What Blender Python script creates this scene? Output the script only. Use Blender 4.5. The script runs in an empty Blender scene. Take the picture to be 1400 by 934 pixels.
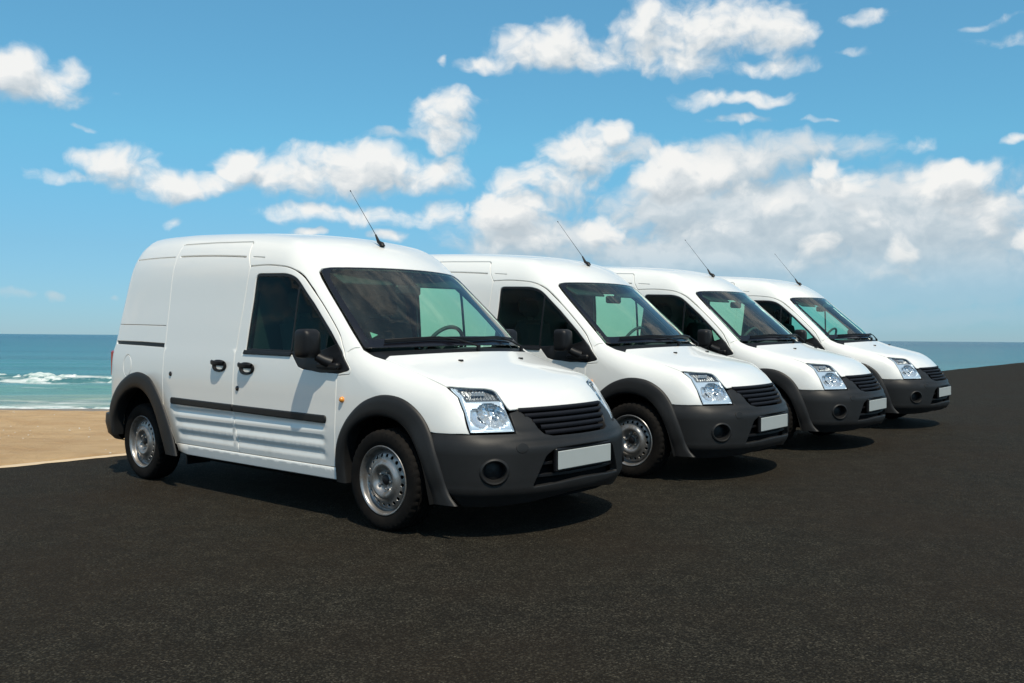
import bpy, math, random
import numpy as np
from mathutils import Matrix, Vector
from mathutils.geometry import delaunay_2d_cdt

rng = np.random.default_rng(7)
random.seed(7)
scene = bpy.context.scene
COL = scene.collection

# ------------------------------------------------------------------ camera
def cam_axes(pitch, roll):
    f = np.array([0, math.cos(pitch), math.sin(pitch)])
    r = np.array([1.0, 0, 0])
    u = np.cross(r, f)
    return math.cos(roll)*r + math.sin(roll)*u, -math.sin(roll)*r + math.cos(roll)*u, f
cam_data = bpy.data.cameras.new("camera")
cam = bpy.data.objects.new("camera", cam_data)
COL.objects.link(cam)
CAM_Z = 1.1453
_r, _u, _f = cam_axes(-0.0038, 0.0082)
M = Matrix.Identity(4)
for i in range(3):
    M[i][0], M[i][1], M[i][2] = _r[i], _u[i], -_f[i]
M[2][3] = CAM_Z
cam.matrix_world = M
cam_data.sensor_width = 36
cam_data.lens = 36*1266.9/1400
cam_data.clip_start = 0.1
cam_data.clip_end = 60000
scene.camera = cam

# ------------------------------------------------------------------ sun, sky, exposure
SUN = np.array([0.172, -0.562, 1.0])            # towards the sun
SUN /= np.linalg.norm(SUN)
sun_el = math.asin(SUN[2])
sun_az = math.atan2(SUN[0], SUN[1])           # clockwise from +Y
sd = bpy.data.lights.new("sun", "SUN")
sd.energy = 4.2
sd.angle = math.radians(0.53)
sd.color = (1.0, 0.905, 0.74)
sun = bpy.data.objects.new("sun", sd)
COL.objects.link(sun)
sun.rotation_mode = 'QUATERNION'
sun.rotation_quaternion = Vector(SUN).to_track_quat('Z', 'Y')
scene.view_settings.view_transform = 'Standard'
scene.view_settings.look = 'None'
scene.view_settings.exposure = 0.0
scene.view_settings.gamma = 1.0
scene.cycles.max_bounces = 8
scene.cycles.transparent_max_bounces = 12
scene.cycles.caustics_reflective = False
scene.cycles.caustics_refractive = False

world = bpy.data.worlds.new("World")
scene.world = world
world.use_nodes = True
wt = world.node_tree
wt.nodes.clear()

class NG:
    """small helper for building node graphs"""
    def __init__(s, tree): s.t = tree
    def n(s, kind, **kw):
        nd = s.t.nodes.new(kind)
        for k, v in kw.items(): setattr(nd, k, v)
        return nd
    def put(s, sock, v):
        if isinstance(v, bpy.types.NodeSocket): s.t.links.new(v, sock)
        elif v is not None: sock.default_value = v
    def m(s, op, a, b=None, c=None, clamp=False):
        nd = s.n('ShaderNodeMath', operation=op, use_clamp=clamp)
        for i, v in enumerate((a, b, c)): s.put(nd.inputs[i], v)
        return nd.outputs[0]
    def vm(s, op, a, b=None):
        nd = s.n('ShaderNodeVectorMath', operation=op)
        s.put(nd.inputs[0], a)
        if op == 'SCALE': s.put(nd.inputs['Scale'], b)
        else: s.put(nd.inputs[1], b)
        return nd.outputs['Value'] if op in ('DOT_PRODUCT', 'LENGTH') else nd.outputs[0]
    def noise(s, vec, scale, detail=4, rough=.5, dist=0, out='Fac', dims='3D'):
        nd = s.n('ShaderNodeTexNoise', noise_dimensions=dims)
        s.put(nd.inputs['Vector'], vec)
        nd.inputs['Scale'].default_value = scale
        nd.inputs['Detail'].default_value = detail
        nd.inputs['Roughness'].default_value = rough
        nd.inputs['Distortion'].default_value = dist
        return nd.outputs[out]
    def ramp(s, fac, *stops):
        nd = s.n('ShaderNodeValToRGB')
        cr = nd.color_ramp
        while len(cr.elements) < len(stops): cr.elements.new(0.5)
        for e, (p, c) in zip(cr.elements, stops):
            e.position = p
            e.color = (c, c, c, 1) if not isinstance(c, tuple) else (*c, 1)[:4]
        s.put(nd.inputs[0], fac)
        return nd.outputs[0]
    def mix(s, fac, a, b, blend='MIX'):
        nd = s.n('ShaderNodeMix', data_type='RGBA', blend_type=blend)
        s.put(nd.inputs[0], fac)
        s.put(nd.inputs[6], (*a, 1) if isinstance(a, tuple) and len(a) == 3 else a)
        s.put(nd.inputs[7], (*b, 1) if isinstance(b, tuple) and len(b) == 3 else b)
        return nd.outputs[2]
    def mapr(s, v, a, b, c=0., d=1., interp='SMOOTHSTEP'):
        nd = s.n('ShaderNodeMapRange', interpolation_type=interp)
        for i, q in enumerate((v, a, b, c, d)): s.put(nd.inputs[i], q)
        return nd.outputs[0]

# clouds: (azimuth, elevation, half-width, half-height, strength), in radians about +Y
def cl(*rows):
    out = []
    for x, y, rx, ry, s in rows:
        dx, dy = x-696, 456-y
        q = 1267/math.hypot(1267, dx)
        out.append((math.atan2(dx, 1267), math.atan2(dy, math.hypot(1267, dx)), rx/1267*q*q, ry/1267*q, s))
    return out
BRIGHT = cl((30, 108, 80, 32, 1), (92, 98, 30, 20, .8), (140, 128, 14, 8, .3), (110, 172, 20, 6, .3),
    (85, 237, 48, 11, .75), (165, 224, 70, 24, .95), (240, 250, 90, 20, .9), (330, 224, 40, 28, 1), (400, 236, 70, 30, 1), (480, 226, 95, 32, 1), (560, 236, 62, 24, .85), (612, 216, 20, 12, .5),
    (430, 288, 85, 13, .65), (525, 292, 95, 15, .75), (592, 286, 40, 19, .85), (630, 280, 10, 15, .55), (530, 320, 24, 10, .85), (410, 315, 26, 8, .5), (220, 300, 14, 12, .4),
    (600, 165, 42, 40, 1), (618, 138, 30, 22, .85), (596, 70, 9, 12, .4),
    (832, 176, 27, 19, 1), (790, 206, 52, 36, 1.05), (738, 236, 62, 24, .95), (692, 242, 28, 20, .75), (690, 282, 46, 32, 1.05), (822, 310, 34, 22, .9), (715, 318, 60, 26, .7),
    (926, 230, 60, 30, 1.15), (905, 240, 42, 18, 1), (1132, 220, 32, 17, 1.1), (1150, 242, 40, 22, 1), (1108, 240, 14, 10, .7), (1290, 240, 54, 27, 1.1), (1325, 268, 40, 26, .95), (1345, 300, 20, 20, .8), (1225, 330, 30, 26, .6), (1120, 330, 36, 18, .6), (1395, 245, 16, 8, .7), (1395, 315, 20, 22, .8),
    (1000, 250, 52, 25, .40), (1060, 268, 52, 30, .45), (1185, 280, 52, 35, .45), (1250, 262, 42, 30, .5), (970, 300, 64, 25, .36), (1105, 352, 64, 20, .36), (1210, 366, 84, 20, .34), (1010, 205, 50, 24, .45),
    (700, 64, 40, 26, .75), (755, 56, 42, 28, .9), (660, 80, 44, 14, .6), (810, 74, 90, 18, .65), (880, 22, 58, 32, .95), (965, 30, 95, 38, .92), (1055, 42, 45, 28, .85), (930, 76, 66, 22, .75), (1045, 82, 55, 12, .75),
    (955, 128, 52, 15, .55), (1030, 126, 60, 13, .55), (1020, 158, 60, 8, .45), (1110, 156, 50, 5, .35), (1180, 18, 44, 13, .6), (1350, 46, 64, 12, .55), (1340, 20, 60, 8, .4), (1240, 188, 40, 14, .55), (1370, 185, 34, 8, .45), (1160, 62, 30, 8, .35),
    (14, 400, 26, 10, .85), (75, 405, 18, 8, .75), (160, 403, 10, 5, .5))
GREY = cl((1000, 214, 110, 28, .8), (930, 275, 110, 36, .95), (1050, 292, 190, 62, 1.05), (1210, 300, 190, 70, 1.05), (1335, 300, 70, 58, .85), (1000, 350, 200, 50, 1), (1220, 372, 230, 48, .98), (725, 320, 110, 40, .9),
    (850, 200, 60, 26, .55), (1060, 200, 150, 26, .65), (560, 184, 70, 12, .5), (500, 240, 110, 20, .5), (860, 60, 120, 30, .5), (1240, 424, 200, 18, .65), (760, 260, 70, 40, .5))
def cloud_group(name, blobs, amp, sharp, scatter):
    grp = bpy.data.node_groups.new(name, 'ShaderNodeTree')
    grp.interface.new_socket("Vector", in_out='INPUT', socket_type='NodeSocketVector')
    grp.interface.new_socket("Density", in_out='OUTPUT', socket_type='NodeSocketFloat')
    g = NG(grp)
    gi = g.n('NodeGroupInput'); go = g.n('NodeGroupOutput')
    vec = gi.outputs[0]
    warp = g.noise(vec, 14, 3, .6, out='Color', dims='2D')
    wv = g.vm('ADD', vec, g.vm('MULTIPLY', g.vm('SUBTRACT', warp, (.5, .5, .5)), (.045, .03, 0)))
    tot = None
    for (a, e, ra, re, st) in blobs:
        d = g.n('ShaderNodeVectorMath', operation='MULTIPLY_ADD')
        g.put(d.inputs[0], wv); d.inputs[1].default_value = (1/ra, 1/re, 0); d.inputs[2].default_value = (-a/ra, -e/re, 0)
        b = g.m('MULTIPLY_ADD', g.vm('DOT_PRODUCT', d.outputs[0], d.outputs[0]), -.62*min(1, .35+.65*st) if st > .6 else -.62, st)
        tot = b if tot is None else g.m('SMOOTH_MAX', tot, b, .22)
    tot = g.m('MAXIMUM', tot, -1.3)
    if scatter:                                                     # scattered cloud over the unseen sky, coverage raised to whiten the fill light
        sx = g.n('ShaderNodeSeparateXYZ'); g.put(sx.inputs[0], vec)
        els = g.m('MAXIMUM', g.mapr(g.m('ABSOLUTE', sx.outputs[0]), .58, .75), g.mapr(sx.outputs[1], .40, .55))
        gen = g.mapr(g.noise(vec, 2.6, 5, .55), .43, .68, 0, .95)
        tot = g.m('MAXIMUM', tot, g.m('SUBTRACT', g.m('MULTIPLY', gen, els), g.m('MULTIPLY', g.m('SUBTRACT', 1, els), 1.3)))
    st_ = g.vm('MULTIPLY', wv, (1, 1.3, 1))
    def puff(sc):
        v = g.n('ShaderNodeTexVoronoi', feature='F1', voronoi_dimensions='2D')
        g.put(v.inputs['Vector'], st_); v.inputs['Scale'].default_value = sc
        return g.m('SUBTRACT', .62, v.outputs['Distance'])
    n1 = g.m('SUBTRACT', g.noise(st_, 15, 9, .62, dims='2D'), .5)
    nz = g.m('ADD', g.m('MULTIPLY', n1, 2.0), g.m('ADD', g.m('MULTIPLY', puff(30), .34), g.m('MULTIPLY', puff(75), .24)))
    g.put(go.inputs[0], g.m('ADD', tot, g.m('MULTIPLY', g.m('SUBTRACT', nz, .13), amp)))
    return grp
GB = cloud_group("bright_cloud", BRIGHT, .88, 1, True)
GG = cloud_group("grey_cloud", GREY, .62, 1, False)

w = NG(wt)
sky = w.n('ShaderNodeTexSky', sky_type='NISHITA', sun_disc=False)
sky.sun_elevation = sun_el
sky.sun_rotation = sun_az
sky.altitude = 0
sky.air_density = 1.0
sky.dust_density = 0.0
sky.ozone_density = 2.0
tc = w.n('ShaderNodeTexCoord')
sp = w.n('ShaderNodeSeparateXYZ'); w.put(sp.inputs[0], tc.outputs['Generated'])
az = w.m('ARCTAN2', sp.outputs[0], sp.outputs[1])
el = w.m('ARCSINE', sp.outputs[2])
cv = w.n('ShaderNodeCombineXYZ'); w.put(cv.inputs[0], az); w.put(cv.inputs[1], el)
def dens(grp, off=None):
    nd = w.n('ShaderNodeGroup'); nd.node_tree = grp
    w.put(nd.inputs[0], w.vm('ADD', cv.outputs[0], off) if off else cv.outputs[0])
    return nd.outputs[0]
hz = w.mapr(el, .015, .12)
d0 = dens(GB); d1 = dens(GB, (-.007, .017, 0))
ab_ = w.m('MULTIPLY', w.mapr(d0, -.02, .92), w.mapr(hz, 0, 1, .5, .97))
lit = w.m('ADD', w.m('MULTIPLY', w.m('SUBTRACT', d0, d1), .70), .64)
lit = w.m('SUBTRACT', lit, w.m('MULTIPLY', w.mapr(d1, .35, 1.25), .16))
cb = w.ramp(lit, (.10, (.50, .57, .62)), (.40, (.66, .71, .74)), (.64, (.78, .81, .82)), (.90, (.92, .92, .90)))
e0 = dens(GG); e1 = dens(GG, (-.008, .018, 0))
ag = w.m('MULTIPLY', w.mapr(e0, -.05, .70), w.mapr(hz, 0, 1, .40, .92))
cg = w.ramp(w.m('ADD', w.m('MULTIPLY', w.m('SUBTRACT', e0, e1), .8), .5), (.2, (.47, .55, .61)), (.5, (.57, .64, .685)), (.8, (.73, .77, .79)))
tint = w.ramp(w.mapr(el, 0, .36, 0, 1, 'LINEAR'), (0, (.32/1.4, .55/1.4, .93/1.4)), (.25, (.46/1.4, .77/1.4, .96/1.4)), (.55, (.60/1.4, 1.15/1.4, 1.18/1.4)), (1, (.76/1.4, 1.38/1.4, 1.36/1.4)))
skyc = w.vm('SCALE', w.mix(1.0, sky.outputs[0], tint, 'MULTIPLY'), 1.4*.105)   # deep summer blue, paler over the sea
skyc = w.mix(ag, skyc, w.mix(hz, (.42, .57, .66), cg))
skyc = w.mix(ab_, skyc, w.mix(hz, (.56, .64, .67), cb))
bg = w.n('ShaderNodeBackground'); w.put(bg.inputs[0], skyc); bg.inputs[1].default_value = 1.0
wo = w.n('ShaderNodeOutputWorld'); wt.links.new(bg.outputs[0], wo.inputs[0])
world.cycles.sampling_method = 'NONE'
world.cycles.sample_map_resolution = 512

# ------------------------------------------------------------------ materials
def mat(name, base=(.5, .5, .5), rough=.5, metal=0., coat=0., spec=.5, build=None):
    mt = bpy.data.materials.new(name)
    mt.use_nodes = True
    nd = mt.node_tree.nodes['Principled BSDF']
    nd.inputs['Base Color'].default_value = (*base, 1)
    nd.inputs['Roughness'].default_value = rough
    nd.inputs['Metallic'].default_value = metal
    nd.inputs['Coat Weight'].default_value = coat
    nd.inputs['Coat Roughness'].default_value = .04
    nd.inputs['Specular IOR Level'].default_value = spec
    if build: build(NG(mt.node_tree), nd)
    return mt
def objvec(g): return g.n('ShaderNodeTexCoord').outputs['Object']
def dirtvec(g): return g.vm('ADD', objvec(g), g.n('ShaderNodeObjectInfo').outputs['Location'])     # each van gets its own dirt
def relief(g, nd, h, strength, dist):
    b = g.n('ShaderNodeBump'); b.inputs['Strength'].default_value = strength; b.inputs['Distance'].default_value = dist
    g.put(b.inputs['Height'], h); g.put(nd.inputs['Normal'], b.outputs[0])
def b_paint(g, nd):
    v = dirtvec(g)
    film = g.mapr(g.noise(v, 3.2, 6, .65), .5, .85)
    sp = g.n('ShaderNodeSeparateXYZ'); g.put(sp.inputs[0], objvec(g))
    low = g.mapr(sp.outputs[2], .62, .25)                      # road grime on the sills
    f = g.m('MULTIPLY', film, g.m('ADD', .06, g.m('MULTIPLY', low, .5)))
    g.put(nd.inputs['Base Color'], g.mix(f, (.745, .745, .715), (.48, .45, .39)))
    g.put(nd.inputs['Roughness'], g.m('ADD', .3, g.m('MULTIPLY', f, .5)))
def b_plastic(col, var, sc=420., st=.25):
    def f(g, nd):
        v = objvec(g)
        n = g.mapr(g.noise(v, 5, 6, .6), .3, .8)
        g.put(nd.inputs['Base Color'], g.mix(n, tuple(c*(1-var) for c in col), tuple(c*(1+var) for c in col)))
        relief(g, nd, g.noise(v, sc, 2, .5), st, .002)
    return f
def b_tyre(g, nd):
    v = dirtvec(g)
    n = g.mapr(g.noise(v, 9, 6, .65), .35, .8)
    g.put(nd.inputs['Base Color'], g.mix(n, (.0045, .004, .0037), (.012, .0098, .008)))
    relief(g, nd, g.noise(v, 300, 2, .5), .2, .002)
def b_rim(g, nd):
    v = dirtvec(g)
    n = g.mapr(g.noise(v, 14, 6, .65), .4, .75)
    g.put(nd.inputs['Base Color'], g.mix(n, (.31, .305, .30), (.15, .125, .10)))
    g.put(nd.inputs['Roughness'], g.mapr(n, 0, 1, .34, .62))
WHITE = mat("white_paint", (.8, .82, .8), .3, coat=.6, build=b_paint)
TRIM = mat("dark_grey_plastic", (.04, .042, .045), .48, spec=.28, build=b_plastic((.0145, .0145, .0147), .15))
BLACK = mat("black_plastic", (.006, .006, .007), .45, spec=.3, build=b_plastic((.006, .006, .007), .2))
GLOSSBLACK = mat("gloss_black_trim", (.012, .012, .015), .2, build=b_plastic((.006, .006, .009), .2, 200, .05))
VOID = mat("dark_lining", (.016, .017, .018), .9, spec=.1, build=b_plastic((.007, .0075, .008), .2))
CABIN = mat("cabin_plastic", (.05, .055, .055), .7, build=b_plastic((.045, .05, .05), .2, 250, .3))
CLOTH = mat("seat_cloth", (.03, .033, .036), .95, build=b_plastic((.015, .017, .019), .3, 500, .6))
BULK = mat("bulkhead_panel", (.14, .15, .15), .6, build=b_plastic((.017, .019, .019), .12, 40, .1))
TYRE = mat("tyre_rubber", (.02, .02, .02), .85, spec=.15, build=b_tyre)
RIM = mat("silver_wheel_paint", (.45, .44, .42), .38, metal=.75, build=b_rim)
CHROME = mat("chrome_reflector", (.80, .83, .86), .16, metal=.72)
SILVER = mat("lamp_bezel", (.55, .63, .70), .3, metal=.35)  # sky's blue reflection put into the bezel's base colour
LAMPDARK = mat("lamp_dark_insert", (.16, .17, .18), .3, metal=.5)
AMBER = mat("amber_lens", (.75, .27, .03), .2, coat=.6)
REDLENS = mat("red_lens", (.35, .012, .015), .2, coat=.6)
GRILLE = mat("grille_slat", (.008, .008, .011), .6, spec=.2, build=b_plastic((.007, .007, .010), .2, 200, .05))
PLATE = mat("blank_plate", (.52, .55, .54), .45, build=b_plastic((.40, .43, .42), .03, 60, .02))
STICKER = mat("pale_sticker", (.22, .32, .27), .6)
PAPER = mat("paper", (.75, .76, .72), .8)
STEEL = mat("bright_steel", (.6, .6, .6), .3, metal=1.)
def glass(name, tint, rough=.02, refl=1.0, film=0., ior=1.5):
    mt = bpy.data.materials.new(name); mt.use_nodes = True
    g = NG(mt.node_tree); mt.node_tree.nodes.clear()
    tr = g.n('ShaderNodeBsdfTransparent'); tr.inputs[0].default_value = (*tint, 1)
    gl = g.n('ShaderNodeBsdfGlossy'); gl.inputs[0].default_value = (refl, refl, refl, 1); gl.inputs['Roughness'].default_value = rough
    fr = g.n('ShaderNodeFresnel'); bf = g.n('ShaderNodeNewGeometry').outputs['Backfacing']
    g.put(fr.inputs[0], g.m('ADD', g.m('MULTIPLY', bf, 1/ior-ior), ior))         # same mirror strength from inside and outside
    mx = g.n('ShaderNodeMixShader'); g.put(mx.inputs[0], fr.outputs[0])
    mt.node_tree.links.new(tr.outputs[0], mx.inputs[1]); mt.node_tree.links.new(gl.outputs[0], mx.inputs[2])
    last = mx.outputs[0]
    if film:
        df = g.n('ShaderNodeBsdfDiffuse'); df.inputs[0].default_value = (.5, .55, .52, 1)  # pale grey-green diffuse film mixed unevenly over the glass
        m2 = g.n('ShaderNodeMixShader')
        g.put(m2.inputs[0], g.mapr(g.noise(g.vm('MULTIPLY', objvec(g), (1, 2.2, 1)), 2.4, 5, .6), .35, .8, film*.3, film))
        mt.node_tree.links.new(last, m2.inputs[1]); mt.node_tree.links.new(df.outputs[0], m2.inputs[2]); last = m2.outputs[0]
    o = g.n('ShaderNodeOutputMaterial'); mt.node_tree.links.new(last, o.inputs[0])
    return mt
SCREEN = glass("windscreen_glass", (.60, .93, .80), film=.05, ior=1.42)
SIDEGLASS = glass("side_glass", (.54, .86, .75), ior=1.22)
CLEAR = glass("clear_lens", (.93, .96, .98))

# ------------------------------------------------------------------ object helpers
def tag(o, label=None, cat=None, group=None, kind=None):
    if label: o['label'] = label
    if cat: o['category'] = cat
    if group: o['group'] = group
    if kind: o['kind'] = kind
    return o
def link(name, V, Fc, material, parent=None, normals=None, smooth=True):
    me = bpy.data.meshes.new(name)
    me.from_pydata([tuple(map(float, v)) for v in V], [], [tuple(int(i) for i in f) for f in Fc])
    if smooth:
        me.polygons.foreach_set('use_smooth', [True]*len(me.polygons))
    mats = material if isinstance(material, (list, tuple)) else [material]
    for m_ in mats: me.materials.append(m_)
    me.update()
    if normals is not None:
        me.normals_split_custom_set_from_vertices([tuple(map(float, n)) for n in normals])
    o = bpy.data.objects.new(name, me)
    COL.objects.link(o)
    if parent: o.parent = parent
    return o
class MB:
    """collects simple solids into one mesh"""
    def __init__(s): s.V = []; s.F = []
    def add(s, V, Fc):
        b = len(s.V); s.V += [tuple(v) for v in V]; s.F += [tuple(i+b for i in f) for f in Fc]; return s
    def box(s, lo, hi, bev=.004, mtx=None):
        lo = np.array(lo, float); hi = np.array(hi, float)
        bev = min(bev, .45*(hi-lo).min())
        V = []; idx = {}
        for cx in (0, 1):
            for cy in (0, 1):
                for cz in (0, 1):
                    c = np.array([cx, cy, cz]); p = np.where(c, hi, lo); inn = np.where(c, -1, 1)*bev
                    for ax in range(3):
                        q = p + inn; q[ax] = p[ax]
                        idx[(cx, cy, cz, ax)] = len(V); V.append(q)
        Fs = []
        for ax in range(3):
            o1, o2 = [k for k in range(3) if k != ax]
            for sgn in (0, 1):
                loop = []
                for a, b in ((0, 0), (1, 0), (1, 1), (0, 1)):
                    c = [0, 0, 0]; c[ax] = sgn; c[o1] = a; c[o2] = b; loop.append(idx[(*c, ax)])
                if (sgn == 0) ^ (ax == 1): loop = loop[::-1]
                Fs.append(loop)
        for ax in range(3):                       # bevel strips along axis ax
            o1, o2 = [k for k in range(3) if k != ax]
            for a in (0, 1):
                for b in (0, 1):
                    c0 = [0, 0, 0]; c1 = [0, 0, 0]; c0[o1] = c1[o1] = a; c0[o2] = c1[o2] = b; c1[ax] = 1
                    Fs.append([idx[(*c0, o1)], idx[(*c1, o1)], idx[(*c1, o2)], idx[(*c0, o2)]])
        for cx in (0, 1):
            for cy in (0, 1):
                for cz in (0, 1): Fs.append([idx[(cx, cy, cz, k)] for k in range(3)])
        V = np.array(V); ctr = V.mean(0); out = []
        for f in Fs:
            P = V[f]; n = np.cross(P[1]-P[0], P[2]-P[0])
            out.append(f if n @ (P.mean(0)-ctr) > 0 else f[::-1])
        if mtx is not None: V = V @ np.array(mtx.to_3x3()).T + np.array(mtx.translation)
        return s.add(V, out)
    def tube(s, pts, rad, n=10, cap=True):
        pts = [np.array(p, float) for p in pts]; rad = rad if hasattr(rad, '__len__') else [rad]*len(pts)
        V = []; Fs = []
        t0 = pts[1]-pts[0]; up = np.array([0, 0, 1.]) if abs(t0[2]) < .9*np.linalg.norm(t0) else np.array([1., 0, 0])
        for i, p in enumerate(pts):
            t = pts[min(i+1, len(pts)-1)]-pts[max(i-1, 0)]; t /= np.linalg.norm(t)
            a = np.cross(up, t); a /= np.linalg.norm(a); b = np.cross(t, a)
            for k in range(n):
                q = 2*math.pi*k/n; V.append(p + rad[i]*(math.cos(q)*a+math.sin(q)*b))
        for i in range(len(pts)-1):
            for k in range(n):
                Fs.append((i*n+k, i*n+(k+1) % n, (i+1)*n+(k+1) % n, (i+1)*n+k))
        if cap:
            Fs.append(tuple(range(n))[::-1]); Fs.append(tuple((len(pts)-1)*n+k for k in range(n)))
        return s.add(V, Fs)
    def lathe(s, prof, n=48, axis='y', ctr=(0, 0, 0), closed=False, flip=False):
        V = []; Fs = []; m_ = len(prof)
        for k in range(n):
            q = 2*math.pi*k/n; c, d = math.cos(q), math.sin(q)
            for r, h in prof:
                p = {'y': (r*c, h, r*d), 'x': (h, r*c, r*d), 'z': (r*c, r*d, h)}[axis]
                V.append(np.array(p)+ctr)
        rng_ = m_ if closed else m_-1
        for k in range(n):
            for j in range(rng_):
                a, b = k*m_+j, k*m_+(j+1) % m_; c, d = ((k+1) % n)*m_+(j+1) % m_, ((k+1) % n)*m_+j
                Fs.append((a, d, c, b) if flip else (a, b, c, d))
        return s.add(V, Fs)
    def grid(s, P, flip=False, wrap=False):
        P = np.asarray(P); a, b = P.shape[:2]; Fs = []
        for i in range(a if wrap else a-1):
            for j in range(b-1):
                q = (i*b+j, ((i+1) % a)*b+j, ((i+1) % a)*b+j+1, i*b+j+1)
                Fs.append(q[::-1] if flip else q)
        return s.add(P.reshape(-1, 3), Fs)
    def mirror(s):
        r = MB(); r.V = [(x, -y, z) for x, y, z in s.V]; r.F = [f[::-1] for f in s.F]; return r
    def build(s, name, material, parent=None, smooth=True, angle=35):
        o = link(name, s.V, s.F, material, parent, smooth=smooth)
        if smooth:
            me = o.data
            me.set_sharp_from_angle(angle=math.radians(angle))
        return o
# ------------------------------------------------------------------ the van's outer surface (metres; x forward from the front axle, y left, z up)
# ---- body surface (metres; x forward from front axle, y left, z up) ----
def sm(a,b,x):
    t=np.clip((x-a)/(b-a),0,1);return t*t*(3-2*t)
def spl(xs,ys):
    """monotone cubic through points, linear extrapolation"""
    xs=np.array(xs,float);ys=np.array(ys,float);d=np.diff(ys)/np.diff(xs);m=np.zeros(len(xs))
    m[0]=d[0];m[-1]=d[-1]
    for i in range(1,len(xs)-1):
        if d[i-1]*d[i]>0:
            w1=2*(xs[i+1]-xs[i])+(xs[i]-xs[i-1]);w2=(xs[i+1]-xs[i])+2*(xs[i]-xs[i-1])
            m[i]=(w1+w2)/(w1/d[i-1]+w2/d[i])
    def f(x):
        x=np.asarray(x,float);i=np.clip(np.searchsorted(xs,x)-1,0,len(xs)-2)
        h=xs[i+1]-xs[i];s=(x-xs[i])/h;sc=np.clip(s,0,1)
        y=(ys[i]*(1+2*sc)*(1-sc)**2+m[i]*h*sc*(1-sc)**2+ys[i+1]*sc*sc*(3-2*sc)+m[i+1]*h*sc*sc*(sc-1))
        return y+np.where(s<0,m[i]*h*s,0)+np.where(s>1,m[i+1]*h*(s-1),0)
    return f
Tc=spl([-3.75,-3.6,-3.45,-3.2,-2.8,-2.4,-1.9,-1.5,-1.2,-1.0,-.86,-.72,-.50,-.25,-.03,.03,.132,.3,.45,.53,.62,.711,.82,1.0],
       [1.915,1.968,1.99,1.996,1.992,1.977,1.949,1.914,1.870,1.808,1.735,1.63,1.452,1.248,1.065,1.038,1.003,.957,.912,.884,.835,.762,.66,.48])
Bx=spl([-4,-1.6,-1.2,-.9,0,.1,.3,.45,1],[0,0,.12,.38,.38,.36,.25,.15,.15])
Cr=spl([-4,-1.6,-1.0,-.8,0,.4,1],[.11,.11,.06,.02,.02,.03,.03])
def topz(x,y): return Tc(x+Bx(x)*y*y)-Cr(x)*y*y
Wz=spl([.1,.2,.33,.45,.6,.75,.95,1.1,1.25,1.4,1.6,1.8,1.95,2.1],[.93,.955,.978,.992,1,.998,.982,.96,.938,.914,.882,.832,.78,.72])
PLAN=np.array([(-3.66,0),(-3.655,.35),(-3.64,.56),(-3.61,.70),(-3.56,.785),(-3.47,.822),(-3.3,.838),(-2.9,.853),(-2.4,.861),(-1.8,.864),(-1.,.862),(-.4,.852),
 (0,.836),(.2,.815),(.35,.79),(.46,.765),(.53,.735),(.585,.69),(.65,.60),(.72,.485),(.77,.36),(.80,.2),(.81,0)])
BPLAN=np.array([(-.6,.86),(.0,.845),(.25,.825),(.4,.802),(.5,.778),(.58,.745),(.66,.685),(.735,.58),(.80,.44),(.845,.29),(.868,.15),(.875,0)])
def dense(P,n=8):
    # Catmull-Rom through plan points
    Q=np.vstack([P[0]*2-P[1],P,P[-1]*2-P[-2]]);out=[]
    # mirror end tangents
    Q[0]=[P[0][0],-P[1][1]] if P[0][1]==0 else Q[0]
    Q[-1]=[P[-2][0],-P[-2][1]]
    for i in range(1,len(Q)-2):
        for k in range(n):
            t=k/n;a,b,c,d=Q[i-1:i+3]
            out.append(.5*((2*b)+(c-a)*t+(2*a-5*b+4*c-d)*t*t+(3*b-a-3*c+d)*t**3))
    out.append(P[-1]);return np.array(out)
def polydist(P,x,y):
    """signed distance (negative inside) of points to open chain P from rear-centre to front-centre, y>=0"""
    x=np.asarray(x,float).ravel();y=np.asarray(y,float).ravel()
    best=np.full(x.shape,1e9);sg=np.zeros(x.shape)
    for a,b in zip(P[:-1],P[1:]):
        d=b-a;L=d@d;t=np.clip(((x-a[0])*d[0]+(y-a[1])*d[1])/L,0,1)
        qx=x-a[0]-t*d[0];qy=y-a[1]-t*d[1];r=qx*qx+qy*qy
        # outward normal = left of direction (rear->front with y>0 outward is left)
        s=np.sign(qx*-d[1]+qy*d[0]);m=r<best
        sg=np.where(m,s,sg);best=np.where(m,r,best)
    return np.sqrt(best)*sg
PD=dense(PLAN);BD=dense(BPLAN)
rsh=spl([0,.9,1.2,1.5,1.8,2.0],[0,0,.05,.12,.20,.27])
fsh=spl([0,.60,.75,.87,1.1],[0,0,.085,.15,.24])
def wall(x,y,z):
    y=np.abs(y)
    xs=x-rsh(z)*sm(-2.9,-3.45,x)+fsh(z)*sm(.15,.55,x)
    return polydist(PD,xs,y/Wz(z)).reshape(np.shape(x))
def smax(a,b,k):
    h=np.maximum(k-np.abs(a-b),0)/k
    return np.maximum(a,b)+h*h*k*.25
KR=spl([-4,-1.5,-1.1,-.8,-.2,.1,.4,.6,1],[.24,.23,.19,.12,.12,.16,.16,.10,.06])
def F(x,y,z):
    x,y,z=np.broadcast_arrays(*[np.asarray(v,float) for v in (x,y,z)])
    return smax(wall(x,y,z),(z-topz(x,np.abs(y)))*.85,KR(x))
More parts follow.
